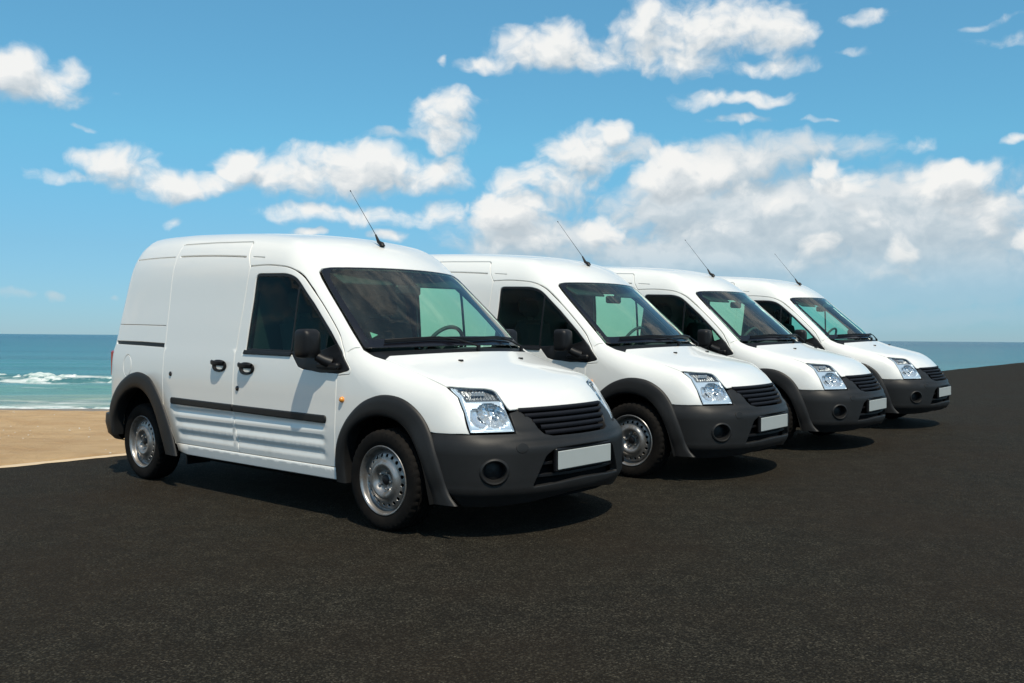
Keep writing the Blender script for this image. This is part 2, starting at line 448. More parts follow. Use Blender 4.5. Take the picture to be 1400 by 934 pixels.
# bumper
bz=spl([.1,.17,.2,.26,.34,.5,.55,.585,.62,.7],[-.20,-.10,-.06,-.02,0,0,-.012,-.04,-.12,-.4])
def bump(x,y,z):
    y=np.abs(y)
    return polydist(BD,x,y).reshape(np.shape(x))-bz(z)+.3*np.clip((.2-x)/.25,0,1)
def smin(a,b,k):
    return -smax(-a,-b,k)
def FB(x,y,z):
    x,y,z=np.broadcast_arrays(*[np.asarray(v,float) for v in (x,y,z)])
    return smin(F(x,y,z),bump(x,y,z),.06)
TILT = .0117
UPD = np.array([.66, .75])
ORG = np.array([-.201, 6.148])
def ground_z(x, y): return TILT*((np.asarray(x)-ORG[0])*UPD[0]+(np.asarray(y)-ORG[1])*UPD[1])
# ------------------------------------------------------------------ asphalt, sand, sea
E0 = np.array([-4.42, 8.0]); ED = np.array([17.75, 20.0]); ED = ED/np.linalg.norm(ED); EN = np.array([-ED[1], ED[0]])   # edge line; EN points to the sea
SEA_Z = -.80
def b_asphalt(g, nd):
    v = objvec(g)
    vo = g.n('ShaderNodeTexVoronoi', feature='F1'); g.put(vo.inputs['Vector'], v); vo.inputs['Scale'].default_value = 85
    stone = g.n('ShaderNodeSeparateColor'); g.put(stone.inputs[0], vo.outputs['Color'])
    tone = g.m('MULTIPLY', g.m('POWER', stone.outputs[0], 7.0), g.mapr(vo.outputs['Distance'], .55, .2))
    big = g.noise(v, .55, 6, .6); mid = g.noise(v, 6, 5, .6); fine = g.noise(v, 150, 4, .7)
    vo2 = g.n('ShaderNodeTexVoronoi', feature='F1'); g.put(vo2.inputs['Vector'], v); vo2.inputs['Scale'].default_value = 140
    s2 = g.n('ShaderNodeSeparateColor'); g.put(s2.inputs[0], vo2.outputs['Color'])
    tone = g.m('ADD', tone, g.m('MULTIPLY', g.m('POWER', s2.outputs[0], 4.0), .62))
    f = g.m('ADD', g.m('MULTIPLY', tone, .60), g.m('MULTIPLY', g.mapr(fine, .42, .75), .14))
    f = g.m('MULTIPLY', f, g.mapr(mid, .3, .75, .55, 1.15))
    col = g.mix(f, (.0066, .0057, .0037), (.140, .126, .092))
    col = g.mix(g.mapr(big, .35, .7), col, g.mix(.5, col, (.021, .0135, .0075)))
    g.put(nd.inputs['Base Color'], col)
    nd.inputs['Roughness'].default_value = .92
    nd.inputs['Specular IOR Level'].default_value = .12
    h = g.m('ADD', g.m('MULTIPLY', vo.outputs['Distance'], -1.0), g.m('MULTIPLY', fine, .5))
    relief(g, nd, h, .7, .012)
ASPH = mat("dark_asphalt", (.02, .02, .02), .9, build=b_asphalt)
s_ = np.concatenate([np.linspace(-60, -6, 20), np.linspace(-5, 45, 140), np.linspace(46, 140, 25)])
w_ = np.concatenate([[0], np.geomspace(.05, 80, 34)])
wob = .018*np.sin(s_*2.1)+.012*np.sin(s_*5.3+1)+.006*rng.standard_normal(len(s_))
P = np.zeros((len(s_), len(w_)+1, 3))
for i, s0 in enumerate(s_):
    for j, wj in enumerate(w_):
        q = E0+ED*s0-EN*(wj-wob[i]*(1 if j < 3 else 0)); P[i, j+1] = (*q, ground_z(*q)+(.0015*math.sin(q[0]*1.7)*math.sin(q[1]*1.3) if j > 4 else 0))
    P[i, 0] = P[i, 1]-[0, 0, 1.6]
a = MB().grid(P, flip=True); ao = a.build("asphalt", ASPH, angle=30); tag(ao, kind="structure")

def sand_base(x, y):
    z = SEA_Z + (24.2-y)*.0510
    return np.minimum(z, ground_z(x, y)+.012)
def vnoise(x, y, sc, seed):
    """smooth value noise"""
    r = np.random.default_rng(seed).random((64, 64)); x = x*sc; y = y*sc
    i = np.floor(x).astype(int); j = np.floor(y).astype(int); u = x-i; v = y-j
    u = u*u*(3-2*u); v = v*v*(3-2*v); q = lambda a, b: r[a % 64, b % 64]
    return (q(i, j)*(1-u)+q(i+1, j)*u)*(1-v)+(q(i, j+1)*(1-u)+q(i+1, j+1)*u)*v-.5
def b_sand(g, nd):
    v = objvec(g)
    f1 = g.noise(v, 1.2, 7, .62); f2 = g.noise(v, 90, 4, .6); f3 = g.noise(g.vm('MULTIPLY', v, (.25, 1.6, 1)), 1.4, 5, .55)
    c = g.mix(g.mapr(f1, .3, .75), (.49, .305, .145), (.62, .42, .22))
    c = g.mix(g.mapr(f3, .58, .85, 0, .7), c, (.30, .19, .095))
    c = g.mix(g.mapr(f2, .62, .78), c, (.62, .49, .33))
    sp = g.n('ShaderNodeSeparateXYZ'); g.put(sp.inputs[0], v)
    wet = g.mapr(g.m('ADD', sp.outputs[2], g.m('MULTIPLY', g.m('SUBTRACT', f1, .5), .16)), SEA_Z+.15, SEA_Z+.04)
    g.put(nd.inputs['Base Color'], g.mix(g.m('MULTIPLY', wet, .65), c, (.12, .085, .06)))
    g.put(nd.inputs['Roughness'], g.m('SUBTRACT', .95, g.m('MULTIPLY', wet, .6)))
    relief(g, nd, g.m('ADD', g.noise(v, 7, 8, .68), g.m('MULTIPLY', f2, .25)), 1.0, .09)
SAND = mat("beach_sand", (.4, .3, .2), .95, build=b_sand)
X, Y = np.meshgrid(np.concatenate([np.linspace(-160, -32, 34), np.linspace(-31, 14, 210), np.linspace(15, 60, 20)]), np.concatenate([np.linspace(-60, 5, 20), np.linspace(5.5, 25, 150), np.linspace(25.3, 60, 14)]), indexing='ij')
Z = sand_base(X, Y)
land = np.clip((24.5-Y)/2, 0, 1)
Z = Z + land*(.05*vnoise(X, Y, .55, 3)+.05*vnoise(X, Y, 1.3, 4)+.03*vnoise(X, Y, 3.1, 5)) + land*.09*np.exp(-((Y-16.3-.5*vnoise(X, Y, .2, 8))/.9)**2)
D = (X-E0[0])*EN[0]+(Y-E0[1])*EN[1]
edge = ground_z(X, Y)
Z = np.where(D < .6, np.minimum(Z, edge-.012-np.clip(.25-D, 0, 1)*1.2), np.minimum(Z, edge-.012+.05*np.clip(D-.6, 0, 1)))
sd_ = MB().grid(np.stack([X, Y, Z], -1)); so = sd_.build("sand", SAND, angle=60); tag(so, kind="structure")
# pale blown sand lying along the asphalt edge
SANDP = mat("dry_sand", (.54, .42, .28), .95)
kb = []
for s0 in np.linspace(-40, 4, 500):
    q = E0+ED*s0; wv_ = .028+.016*math.sin(s0*3.1)+.012*math.sin(s0*7.7)+.008*random.random()
    z = float(ground_z(*q))
    kb.append([(*(q-EN*.035*random.random()), z+.003), (*(q+EN*.01), z+.016), (*(q+EN*(.03+wv_)), z+.010), (*(q+EN*(.07+wv_)), z-.05)])
ko = MB().grid(np.array(kb)).build("sand_drift", SANDP, angle=80); tag(ko, kind="stuff")

def b_sea(g, nd):
    v = objvec(g)
    sp = g.n('ShaderNodeSeparateXYZ'); g.put(sp.inputs[0], v)
    x, y = sp.outputs[0], sp.outputs[1]
    wobble = g.m('MULTIPLY', g.m('SUBTRACT', g.noise(g.vm('MULTIPLY', v, (.35, 1, 1)), .25, 4, .6), .5), 9)
    d = g.m('ADD', y, wobble)
    c = g.ramp(g.mapr(d, 24, 420, 0, 1, 'LINEAR'), (0, (.21, .28, .22)), (.02, (.115, .26, .24)), (.055, (.060, .205, .225)), (.20, (.027, .140, .180)), (1, (.012, .088, .140)))
    stre = g.noise(g.vm('MULTIPLY', v, (.12, 1, 1)), .09, 6, .6)
    c = g.mix(g.mapr(stre, .4, .7, 0, .45), c, (.012, .06, .085))
    # broken foam left on the water between the breaker and the shore
    fx = g.noise(g.vm('MULTIPLY', v, (.35, 1.0, 1)), 1.1, 8, .68)
    z1 = g.m('MULTIPLY', g.mapr(d, 33.5, 36), g.mapr(d, 46, 40))
    z2 = g.m('MULTIPLY', g.mapr(d, 23, 23.8), g.mapr(d, 26.3, 24.6))
    left = g.mapr(x, -40, -10, .5, 1)
    fo = g.m('ADD', g.m('MULTIPLY', z1, g.mapr(fx, .46, .60)), g.m('MULTIPLY', z2, g.mapr(fx, .44, .58)), clamp=True)
    c = g.mix(g.m('MULTIPLY', fo, .9), c, (.62, .66, .64))
    g.put(nd.inputs['Base Color'], c)
    g.put(nd.inputs['Roughness'], g.m('ADD', .22, g.m('MULTIPLY', fo, .6)))
    nd.inputs['IOR'].default_value = 1.33
    nd.inputs['Specular IOR Level'].default_value = .15
    n1 = g.noise(g.vm('MULTIPLY', v, (.35, 1, 1)), .9, 6, .6); n2 = g.noise(g.vm('MULTIPLY', v, (.3, 1, 1)), .16, 4, .55)
    n3 = g.noise(g.vm('MULTIPLY', v, (.5, 1, 1)), 3.5, 4, .6)
    relief(g, nd, g.m('ADD', g.m('ADD', n1, g.m('MULTIPLY', n3, .35)), g.m('MULTIPLY', n2, 3)), 1.0, .45)
SEA = mat("sea_water", (.03, .12, .15), .2, build=b_sea)
ys = np.concatenate([np.linspace(18, 75, 190), np.geomspace(76, 30000, 45)]); xs = np.concatenate([-np.geomspace(46, 30000, 24)[::-1], np.linspace(-45, 60, 110), np.geomspace(62, 30000, 24)])
X, Y = np.meshgrid(xs, ys, indexing='ij')
near_ = np.clip((75-Y)/40, 0, 1)*np.clip((Y-23)/6, 0, 1)
ph = Y+1.6*vnoise(X, Y*0, .09, 11)+.8*vnoise(X, Y*0, .3, 12)
Z = SEA_Z + near_*(.10*np.sin(ph*.95)+.05*np.sin(ph*2.1+X*.05)+.12*vnoise(X*.4, Y, .5, 13)) + .012*np.sin(Y*2)
cr = 39.5+1.2*vnoise(X, Y*0, .12, 21)
Z = Z+np.where(Y < cr, .34*np.exp(-((Y-cr)/.55)**2), .34*np.exp(-((Y-cr)/2.2)**2))*np.clip(.75+1.2*vnoise(X, Y*0, .10, 22), .2, 1.2)
sea = MB().grid(np.stack([X, Y, Z], -1)).build("sea", SEA, angle=180); tag(sea, kind="structure")
# the breaking crest: lumps of white water
def b_foam(g, nd):
    v = objvec(g)
    n = g.noise(g.vm('MULTIPLY', v, (.6, 1, 1.6)), 3.2, 8, .68)
    g.put(nd.inputs['Base Color'], g.ramp(n, (.36, (.20, .33, .31)), (.48, (.46, .54, .52)), (.62, (.72, .74, .72))))
    relief(g, nd, n, .8, .08)
FOAM = mat("sea_foam", (.7, .72, .7), .85, build=b_foam)
import bmesh
bm = bmesh.new(); bmesh.ops.create_icosphere(bm, subdivisions=1, radius=1); iv = np.array([v.co[:] for v in bm.verts]); iff = [tuple(v.index for v in f.verts) for f in bm.faces]; bm.free()
fx = np.arange(-46, 8, .075); fy = np.concatenate([np.arange(-2.6, 1.6, .075)])
X, Y = np.meshgrid(fx, fy, indexing='ij')
cr = 39.5+1.2*vnoise(X, Y*0, .12, 21)
def sea_z(X, Y, cr):
    ph = Y+1.6*vnoise(X, Y*0, .09, 11)+.8*vnoise(X, Y*0, .3, 12); nr_ = np.clip((75-Y)/40, 0, 1)*np.clip((Y-23)/6, 0, 1)
    z = SEA_Z + nr_*(.10*np.sin(ph*.95)+.05*np.sin(ph*2.1+X*.05)+.12*vnoise(X*.4, Y, .5, 13)) + .012*np.sin(Y*2)
    return z+np.where(Y < cr, .34*np.exp(-((Y-cr)/.55)**2), .34*np.exp(-((Y-cr)/2.2)**2))*np.clip(.75+1.2*vnoise(X, Y*0, .10, 22), .2, 1.2)
lump = .5*vnoise(X, Y, .9, 51)+.45*vnoise(X, Y*1.3, 2.3, 52)+.45*vnoise(X, Y*1.2, 5.1, 53)
prof_ = np.where(Y < 0, np.clip(1+Y/2.4, 0, 1)**.6, np.clip(1-Y/1.3, 0, 1)**1.4)
along = .18+1.1*vnoise(X, X*0, .11, 54)+.5*np.clip((X+30)/24, -.6, .55)
th_ = prof_*(.55+lump+along)-.60
Zf = sea_z(X, Y+cr, cr)+np.clip(th_*.30, -.06, .28)+.05*np.clip(th_, 0, 1)*(vnoise(X, Y, 7., 55)+.6*vnoise(X, Y, 13., 56))
fo = MB().grid(np.stack([X, Y+cr, Zf], -1)).build("breaking_wave_foam", FOAM, angle=180); tag(fo, kind="stuff")
fx = np.arange(-32, 3, .045); fy = np.arange(-.55, .9, .045)
X, Y = np.meshgrid(fx, fy, indexing='ij')
yb = 24.35+.7*vnoise(X, Y*0, .22, 41)+.3*vnoise(X, Y*0, .8, 42)
lump = .5*vnoise(X, Y, 1.4, 61)+.4*vnoise(X, Y, 3.6, 62)+.3*vnoise(X, Y, 8., 63)
th_ = np.clip(1-np.abs(Y)/.5, -1, 1)*.6+lump+.9*vnoise(X, X*0, .16, 64)-.28
Zf = np.maximum(SEA_Z, sand_base(X, Y+yb))+np.clip(th_*.10, -.05, .05)
so_ = MB().grid(np.stack([X, Y+yb, Zf], -1)).build("swash_foam", FOAM, angle=180); tag(so_, kind="stuff")
# shells and pebbles on the sand
PEB = mat("shell_and_pebble", (.62, .57, .48), .7)
pb_ = MB()
for k in range(260):
    x = random.uniform(-14, -2); y = random.uniform(8.5, 22)
    if (np.array([x, y])-E0) @ EN < .4: continue
    i = np.argmin(abs(sd_x-x)) if False else 0
    s = random.uniform(.005, .017)
    z = float(np.minimum(sand_base(x, y), ground_z(x, y)))
    pb_.add(iv*[s, s*random.uniform(.6, 1), s*.5]+[x, y, z+.01], iff)
po = pb_.build("pebbles", PEB); tag(po, kind="stuff")
# ------------------------------------------------------------------ panels cut from the body surface
AX = 0.9                                             # metres per radian of the (x, angle) chart
def zc(x): return 1.0 - .55*sm(-.9, .1, np.asarray(x, float))
def bis(fn, o, d, t0, t1, it=24):
    lo = np.full(len(o), t0); hi = np.full(len(o), t1)
    for _ in range(it):
        m = .5*(lo+hi); P = o+d*m[:, None]; f = fn(P[:, 0], P[:, 1], P[:, 2]) > 0
        hi = np.where(f, m, hi); lo = np.where(f, lo, m)
    return o+d*hi[:, None]
def step_disp(x, z):
    """belt ledge along the flank"""
    return .005*sm(1.055, 1.040, z)*sm(-.30, -.42, x)*sm(.70, .95, z) + .007*sm(.338, .318, z)*sm(-.30, -.40, x)*sm(-2.40, -2.30, x)
POCK = [(.622, .548, -2.43), (.536, .460, -2.395), (.448, .368, -2.355)]
def ribs(x, z):
    """three pressed flutes along the lower doors"""
    d = np.zeros(np.shape(x))
    for zt, zb, x0 in POCK:
        s = np.clip((zt-z)/(zt-zb), 0, 1)
        p = np.where(s < .38, sm(0, .38, s), 1-sm(.42, 1, s))
        d = d - .009*p*sm(x0, x0+.05, x)*sm(-.545, -.60, x-.02*s)
    return d
def body_map(uv):
    x = uv[:, 0]; ph = uv[:, 1]/AX
    o = np.stack([x, 0*x, zc(x)], 1); d = np.stack([0*x, -np.cos(ph), np.sin(ph)], 1)
    P = bis(F, o, d, .02, 1.7)
    P[:, 1] += np.sign(P[:, 1])*step_disp(P[:, 0], P[:, 2])
    return P
def side_map(off=0., rib=False, fn=F):
    def f(uv):
        x, z = uv[:, 0], uv[:, 1]
        o = np.stack([x, 0*x, z], 1); d = np.zeros_like(o); d[:, 1] = -1
        P = bis(fn, o, d, .25, 1.05)
        P[:, 1] -= step_disp(x, z) + off + (ribs(x, z) if rib else 0)
        return P
    return f
def top_map(off=0.):
    def f(uv):
        o = np.stack([uv[:, 0], uv[:, 1], 0*uv[:, 0]+.3], 1); d = np.zeros_like(o); d[:, 2] = 1
        P = bis(F, o, d, 0, 1.9)
        P[:, 2] += off
        return P
    return f
def front_map(off=0., fn=None, x0=0.):
    fn = fn or F
    def f(tz):
        th, z = tz[:, 0]/.85, tz[:, 1]
        d = np.stack([np.cos(th), np.sin(th), 0*z], 1); o = np.stack([x0+0*z, 0*z, z], 1)
        P = bis(fn, o, d, .05, 1.4)
        return P + d*(off(tz)[:, None] if callable(off) else off)
    return f
def to_body(P):
    P = np.asarray(P, float)
    return np.stack([P[:, 0], AX*np.arctan2(P[:, 2]-zc(P[:, 0]), -P[:, 1])], 1)
def side_pts(xz):
    return side_map()(np.asarray(xz, float))
def to_front(P):
    P = np.asarray(P, float); return np.stack([.85*np.arctan2(P[:, 1], P[:, 0]), P[:, 2]], 1)
def resample(L, step, closed=True):
    L = np.asarray(L, float); out = []
    n = len(L)
    for i in range(n if closed else n-1):
        a, b = L[i], L[(i+1) % n]; k = max(1, int(round(np.linalg.norm(b-a)/step)))
        for j in range(k): out.append(a+(b-a)*j/k)
    if not closed: out.append(L[-1])
    return np.array(out)
def smooth_chain(L, n=6, closed=False):
    L = np.asarray(L, float)
    Q = np.vstack([L[-1], L, L[0], L[1]]) if closed else np.vstack([2*L[0]-L[1], L, 2*L[-1]-L[-2]])
    out = []
    for i in range(1, len(Q)-2):
        for k in range(n):
            t = k/n; a, b, c, d = Q[i-1:i+3]
            out.append(.5*((2*b)+(c-a)*t+(2*a-5*b+4*c-d)*t*t+(3*b-a-3*c+d)*t**3))
    if not closed: out.append(L[-1])
    return np.array(out)
def rounded(L, r, n=4):
    """round the corners of a closed polygon; r: one radius or one per corner"""
    L = np.asarray(L, float); m = len(L); out = []
    r = r if hasattr(r, '__len__') else [r]*m
    for i in range(m):
        p, a, b = L[i], L[i-1], L[(i+1) % m]
        if r[i] <= 0: out.append(p); continue
        da, db = np.linalg.norm(a-p), np.linalg.norm(b-p); q = min(r[i], .48*da, .48*db)
        s, e = p+(a-p)/da*q, p+(b-p)/db*q
        for k in range(n+1):
            t = k/n; out.append((1-t)**2*s+2*t*(1-t)*p+t*t*e)
    return np.array(out)
def area(L): return .5*np.sum(L[:, 0]*np.roll(L[:, 1], -1)-np.roll(L[:, 0], -1)*L[:, 1])
def inset(L, d):
    """move a counter-clockwise loop inwards by d"""
    e = np.roll(L, -1, 0)-L; e /= np.linalg.norm(e, axis=1)[:, None]+1e-12
    nrm = np.stack([-e[:, 1], e[:, 0]], 1); pn = np.roll(nrm, 1, 0)
    b = nrm+pn; l = np.linalg.norm(b, axis=1)[:, None]; b /= l+1e-9
    c = np.clip((b*nrm).sum(1), .45, 1)[:, None]
    return L + b*d/c
def inside(L, P):
    x, y = P[:, 0], P[:, 1]; r = np.zeros(len(P), bool); a = L; b = np.roll(L, -1, 0)
    for (x1, y1), (x2, y2) in zip(a, b):
        if y1 == y2: continue
        r ^= ((y1 > y) != (y2 > y)) & (x < (x2-x1)*(y-y1)/(y2-y1)+x1)
    return r
def near(L, P, d):
    m = np.zeros(len(P), bool)
    for i in range(0, len(P), 4000):
        q = P[i:i+4000]; m[i:i+4000] = (((q[:, None]-L[None])**2).sum(2).min(1) < d*d)
    return m
class Panel:
    """a sheet cut out of a chart: outline, holes, rounded rim and a return flange"""
    def __init__(s, outline, mapf, holes=(), res=.04, gap=.0022, bev=.004, flange=.02, step=None, ref=(-1.6, 0, .9), drop=.6, extra=None, keepall=False):
        step = step or res*.6; res = res if hasattr(res, '__len__') else (res, res)
        loops = []
        for k, L in enumerate([outline, *holes]):
            L = np.asarray(L, float); L = L if (area(L) > 0) == (k == 0) else L[::-1]
            L = resample(L, step); loops.append(inset(L, gap))
        ring1 = [inset(L, bev) for L in loops]
        lo, hi = loops[0].min(0), loops[0].max(0)
        gx = np.arange(lo[0]+res[0]/2, hi[0], res[0]); gy = np.arange(lo[1]+res[1]/2, hi[1], res[1])
        G = np.stack(np.meshgrid(gx, gy), -1).reshape(-1, 2)
        if extra is not None: G = np.vstack([G, extra])
        def keep(P):
            m = inside(ring1[0], P)
            for h in ring1[1:]: m &= ~inside(h, P)
            return m
        G = G[keep(G)]
        if len(G): G = G[~near(np.vstack(ring1), G, (.006 if keepall else .45*min(min(res), step)))]
        pts = np.vstack(ring1+[G]) if len(G) else np.vstack(ring1)
        edges = []; b = 0
        for r in ring1:
            n = len(r); edges += [(b+i, b+(i+1) % n) for i in range(n)]; b += n
        vo, _, fo, ov, _, _ = delaunay_2d_cdt([Vector(p) for p in pts], edges, [], 0, 1e-6)
        uv = np.array([tuple(v) for v in vo]); tri = np.array([tuple(f) for f in fo if len(f) == 3])
        tri = tri[keep(uv[tri].mean(1))]
        back = {}
        for i, src in enumerate(ov):
            for q in src: back[q] = i
        e = 1e-3
        P = mapf(uv); du = mapf(uv+[e, 0])-mapf(uv-[e, 0]); dv = mapf(uv+[0, e])-mapf(uv-[0, e])
        N = np.cross(du, dv); N /= np.linalg.norm(N, axis=1)[:, None]+1e-12
        sgn = np.sign(np.sum(N*(P-np.array(ref)))) or 1
        N *= sgn
        T3 = P[tri]; fl = np.sum(np.cross(T3[:, 1]-T3[:, 0], T3[:, 2]-T3[:, 0])*N[tri[:, 0]], 1) < 0
        tri[fl] = tri[fl][:, ::-1]
        V = [P]; NN = [N]; Fs = [tuple(t) for t in tri]; base = len(P); b = 0
        for L, R in zip(loops, ring1):
            n = len(L); i1 = [back[b+i] for i in range(n)]; b += n
            p0 = mapf(L); n1 = N[i1]
            t = p0-P[i1]; t -= n1*np.sum(t*n1, 1)[:, None]; t /= np.linalg.norm(t, axis=1)[:, None]+1e-12
            p0 = p0-n1*bev*drop
            V += [p0, p0-n1*flange]; NN += [(n1*.55+t)/np.linalg.norm(n1*.55+t, axis=1)[:, None], t]
            a0, f0 = base, base+n; base += 2*n
            for i in range(n):
                j = (i+1) % n
                q = [i1[i], i1[j], a0+j, a0+i]; r = [a0+i, a0+j, f0+j, f0+i]
                if sgn > 0: q, r = q[::-1], r[::-1]
                Fs += [tuple(q), tuple(r)]
        s.V = np.vstack(V); s.N = np.vstack(NN); s.F = Fs
        s.loops = loops
    def mirror(s):
        r = Panel.__new__(Panel); r.V = s.V*[1, -1, 1]; r.N = s.N*[1, -1, 1]; r.F = [f[::-1] for f in s.F]; return r
    def build(s, name, material, parent=None): return link(name, s.V, s.F, material, parent, normals=s.N)

def both(name, pnl, material, parent):
    return [pnl.build(name, material, parent), pnl.mirror().build(name, material, parent)]
def both_mb(name, mb, material, parent, **k):
    return [mb.build(name, material, parent, **k), mb.mirror().build(name, material, parent, **k)]

# ------------------------------------------------------------------ outlines on the right flank (x, z)
WB = 2.912
ARCH_FO = smooth_chain([(-.442, .25), (-.447, .40), (-.412, .525), (-.328, .648), (-.212, .745), (-.09, .797), (.026, .811), (.15, .79), (.262, .725), (.342, .63), (.395, .53), (.440, .41), (.472, .31), (.505, .25), (.552, .207)], 4)
ARCH_FI = smooth_chain([(-.352, .245), (-.362, .36), (-.345, .47), (-.295, .565), (-.205, .635), (-.10, .673), (.025, .679), (.14, .642), (.235, .562), (.300, .46), (.345, .34), (.375, .205)], 5)
ARCH_RO = smooth_chain([(-3.300, .49), (-3.265, .62), (-3.16, .742), (-3.01, .827), (-2.853, .864), (-2.69, .835), (-2.585, .76), (-2.48, .637), (-2.376, .471), (-2.305, .337), (-2.265, .250)], 5)
ARCH_RI = smooth_chain([(-3.225, .34), (-3.205, .485), (-3.115, .627), (-2.97, .714), (-2.832, .736), (-2.70, .684), (-2.595, .575), (-2.497, .40), (-2.425, .252)], 6)
def arc_res(L, n):
    d = np.r_[0, np.cumsum(np.linalg.norm(np.diff(L, axis=0), axis=1))]; t = np.linspace(0, d[-1], n)
    return np.stack([np.interp(t, d, L[:, 0]), np.interp(t, d, L[:, 1])], 1)
N_AR = 64
FO, FI, RO, RI = (arc_res(L, N_AR) for L in (ARCH_FO, ARCH_FI, ARCH_RO, ARCH_RI))
FM = FI*.6+FO*.4; RM = RI*.6+RO*.4
B_SEAM = [(-1.526, .333), (-1.560, .523), (-1.582, .67), (-1.584, 1.02), (-1.568, 1.18), (-1.550, 1.34), (-1.534, 1.55), (-1.530, 1.647)]
DOOR_F = np.array(B_SEAM + [tuple(p) for p in smooth_chain([(-1.530, 1.647), (-1.33, 1.647), (-1.152, 1.632), (-1.065, 1.617), (-.985, 1.588), (-.879, 1.525), (-.692, 1.374), (-.49, 1.186), (-.43, 1.105), (-.372, 1.018)], 4)[1:]] + [(-.318, .960), (-.314, .938), (-.326, .920), (-.430, .912), (-.436, .90), (-.440, .75), (-.451, .52), (-.462, .333)])
WIN = rounded([(-1.462, 1.050), (-1.452, 1.20), (-1.437, 1.40), (-1.432, 1.590), (-1.076, 1.578), (-.985, 1.552), (-.915, 1.502), (-.746, 1.366), (-.547, 1.187), (-.425, 1.065), (-.325, .948), (-.42, .925), (-.60, .930), (-.80, .944), (-.845, .965), (-.905, 1.030), (-.94, 1.043), (-1.20, 1.046)],
              [.01, 0, 0, .045, .05, .06, .06, 0, 0, 0, .022, .02, 0, .03, .02, .03, .02, 0])
sd_i = [i for i in range(N_AR) if RM[i, 0] > -2.575 and RM[i, 1] > .333]
DOOR_S = np.array([(-2.575, .80)] + [tuple(RM[i]) for i in sd_i] + [(RM[sd_i[-1], 0]+.004, .333)] + B_SEAM + [(-1.585, 1.72), (-1.635, 1.822)] + [(-1.66, 1.836), (-1.9, 1.846), (-2.14, 1.857), (-2.40, 1.864), (-2.590, 1.868), (-2.612, 1.862), (-2.608, 1.80), (-2.600, 1.60), (-2.588, 1.3), (-2.578, 1.0)])

WIN = WIN if area(WIN) > 0 else WIN[::-1]
nB = len(B_SEAM)
DOOR_F = DOOR_F if area(DOOR_F) > 0 else DOOR_F[::-1]
# one opening in the flank for both doors, a little taller along the top where the gap shows dark
_f = np.array(B_SEAM)
def flank_opening():
    F_ = DOOR_F if area(DOOR_F) < 0 else DOOR_F[::-1]          # clockwise: up the seam, over the top, down the front
    S_ = DOOR_S if area(DOOR_S) > 0 else DOOR_S[::-1]
    i0 = int(np.argmin(np.hypot(F_[:, 0]+1.530, F_[:, 1]-1.647))); F_ = np.roll(F_, -i0, 0)   # starts at the seam top
    fj = int(np.argmin(np.hypot(F_[:, 0]+1.526, F_[:, 1]-.333))); front = F_[:fj]            # top and front edge, ends at the sill
    j0 = int(np.argmin(np.hypot(S_[:, 0]+1.530, S_[:, 1]-1.647))); S_ = np.roll(S_, -j0, 0)
    j1 = int(np.argmin(np.hypot(S_[:, 0]+1.526, S_[:, 1]-.333)))
    slide = S_[1:j1] if S_[1, 1] > 1.65 else S_[j1+1:][::-1]
    front = front+np.where(front[:, 1:2] > 1.45, [[0, .005]], [[0, 0]])
    front = front+np.where((front[:, 0:1] > -1.0) & (front[:, 1:2] > 1.03), [[.003, .0025]], [[0, 0]])
    slide = slide+np.where(slide[:, 1:2] > 1.70, [[0, .006]], [[0, 0]])
    return np.vstack([slide[::-1], front])
OPENING = flank_opening()

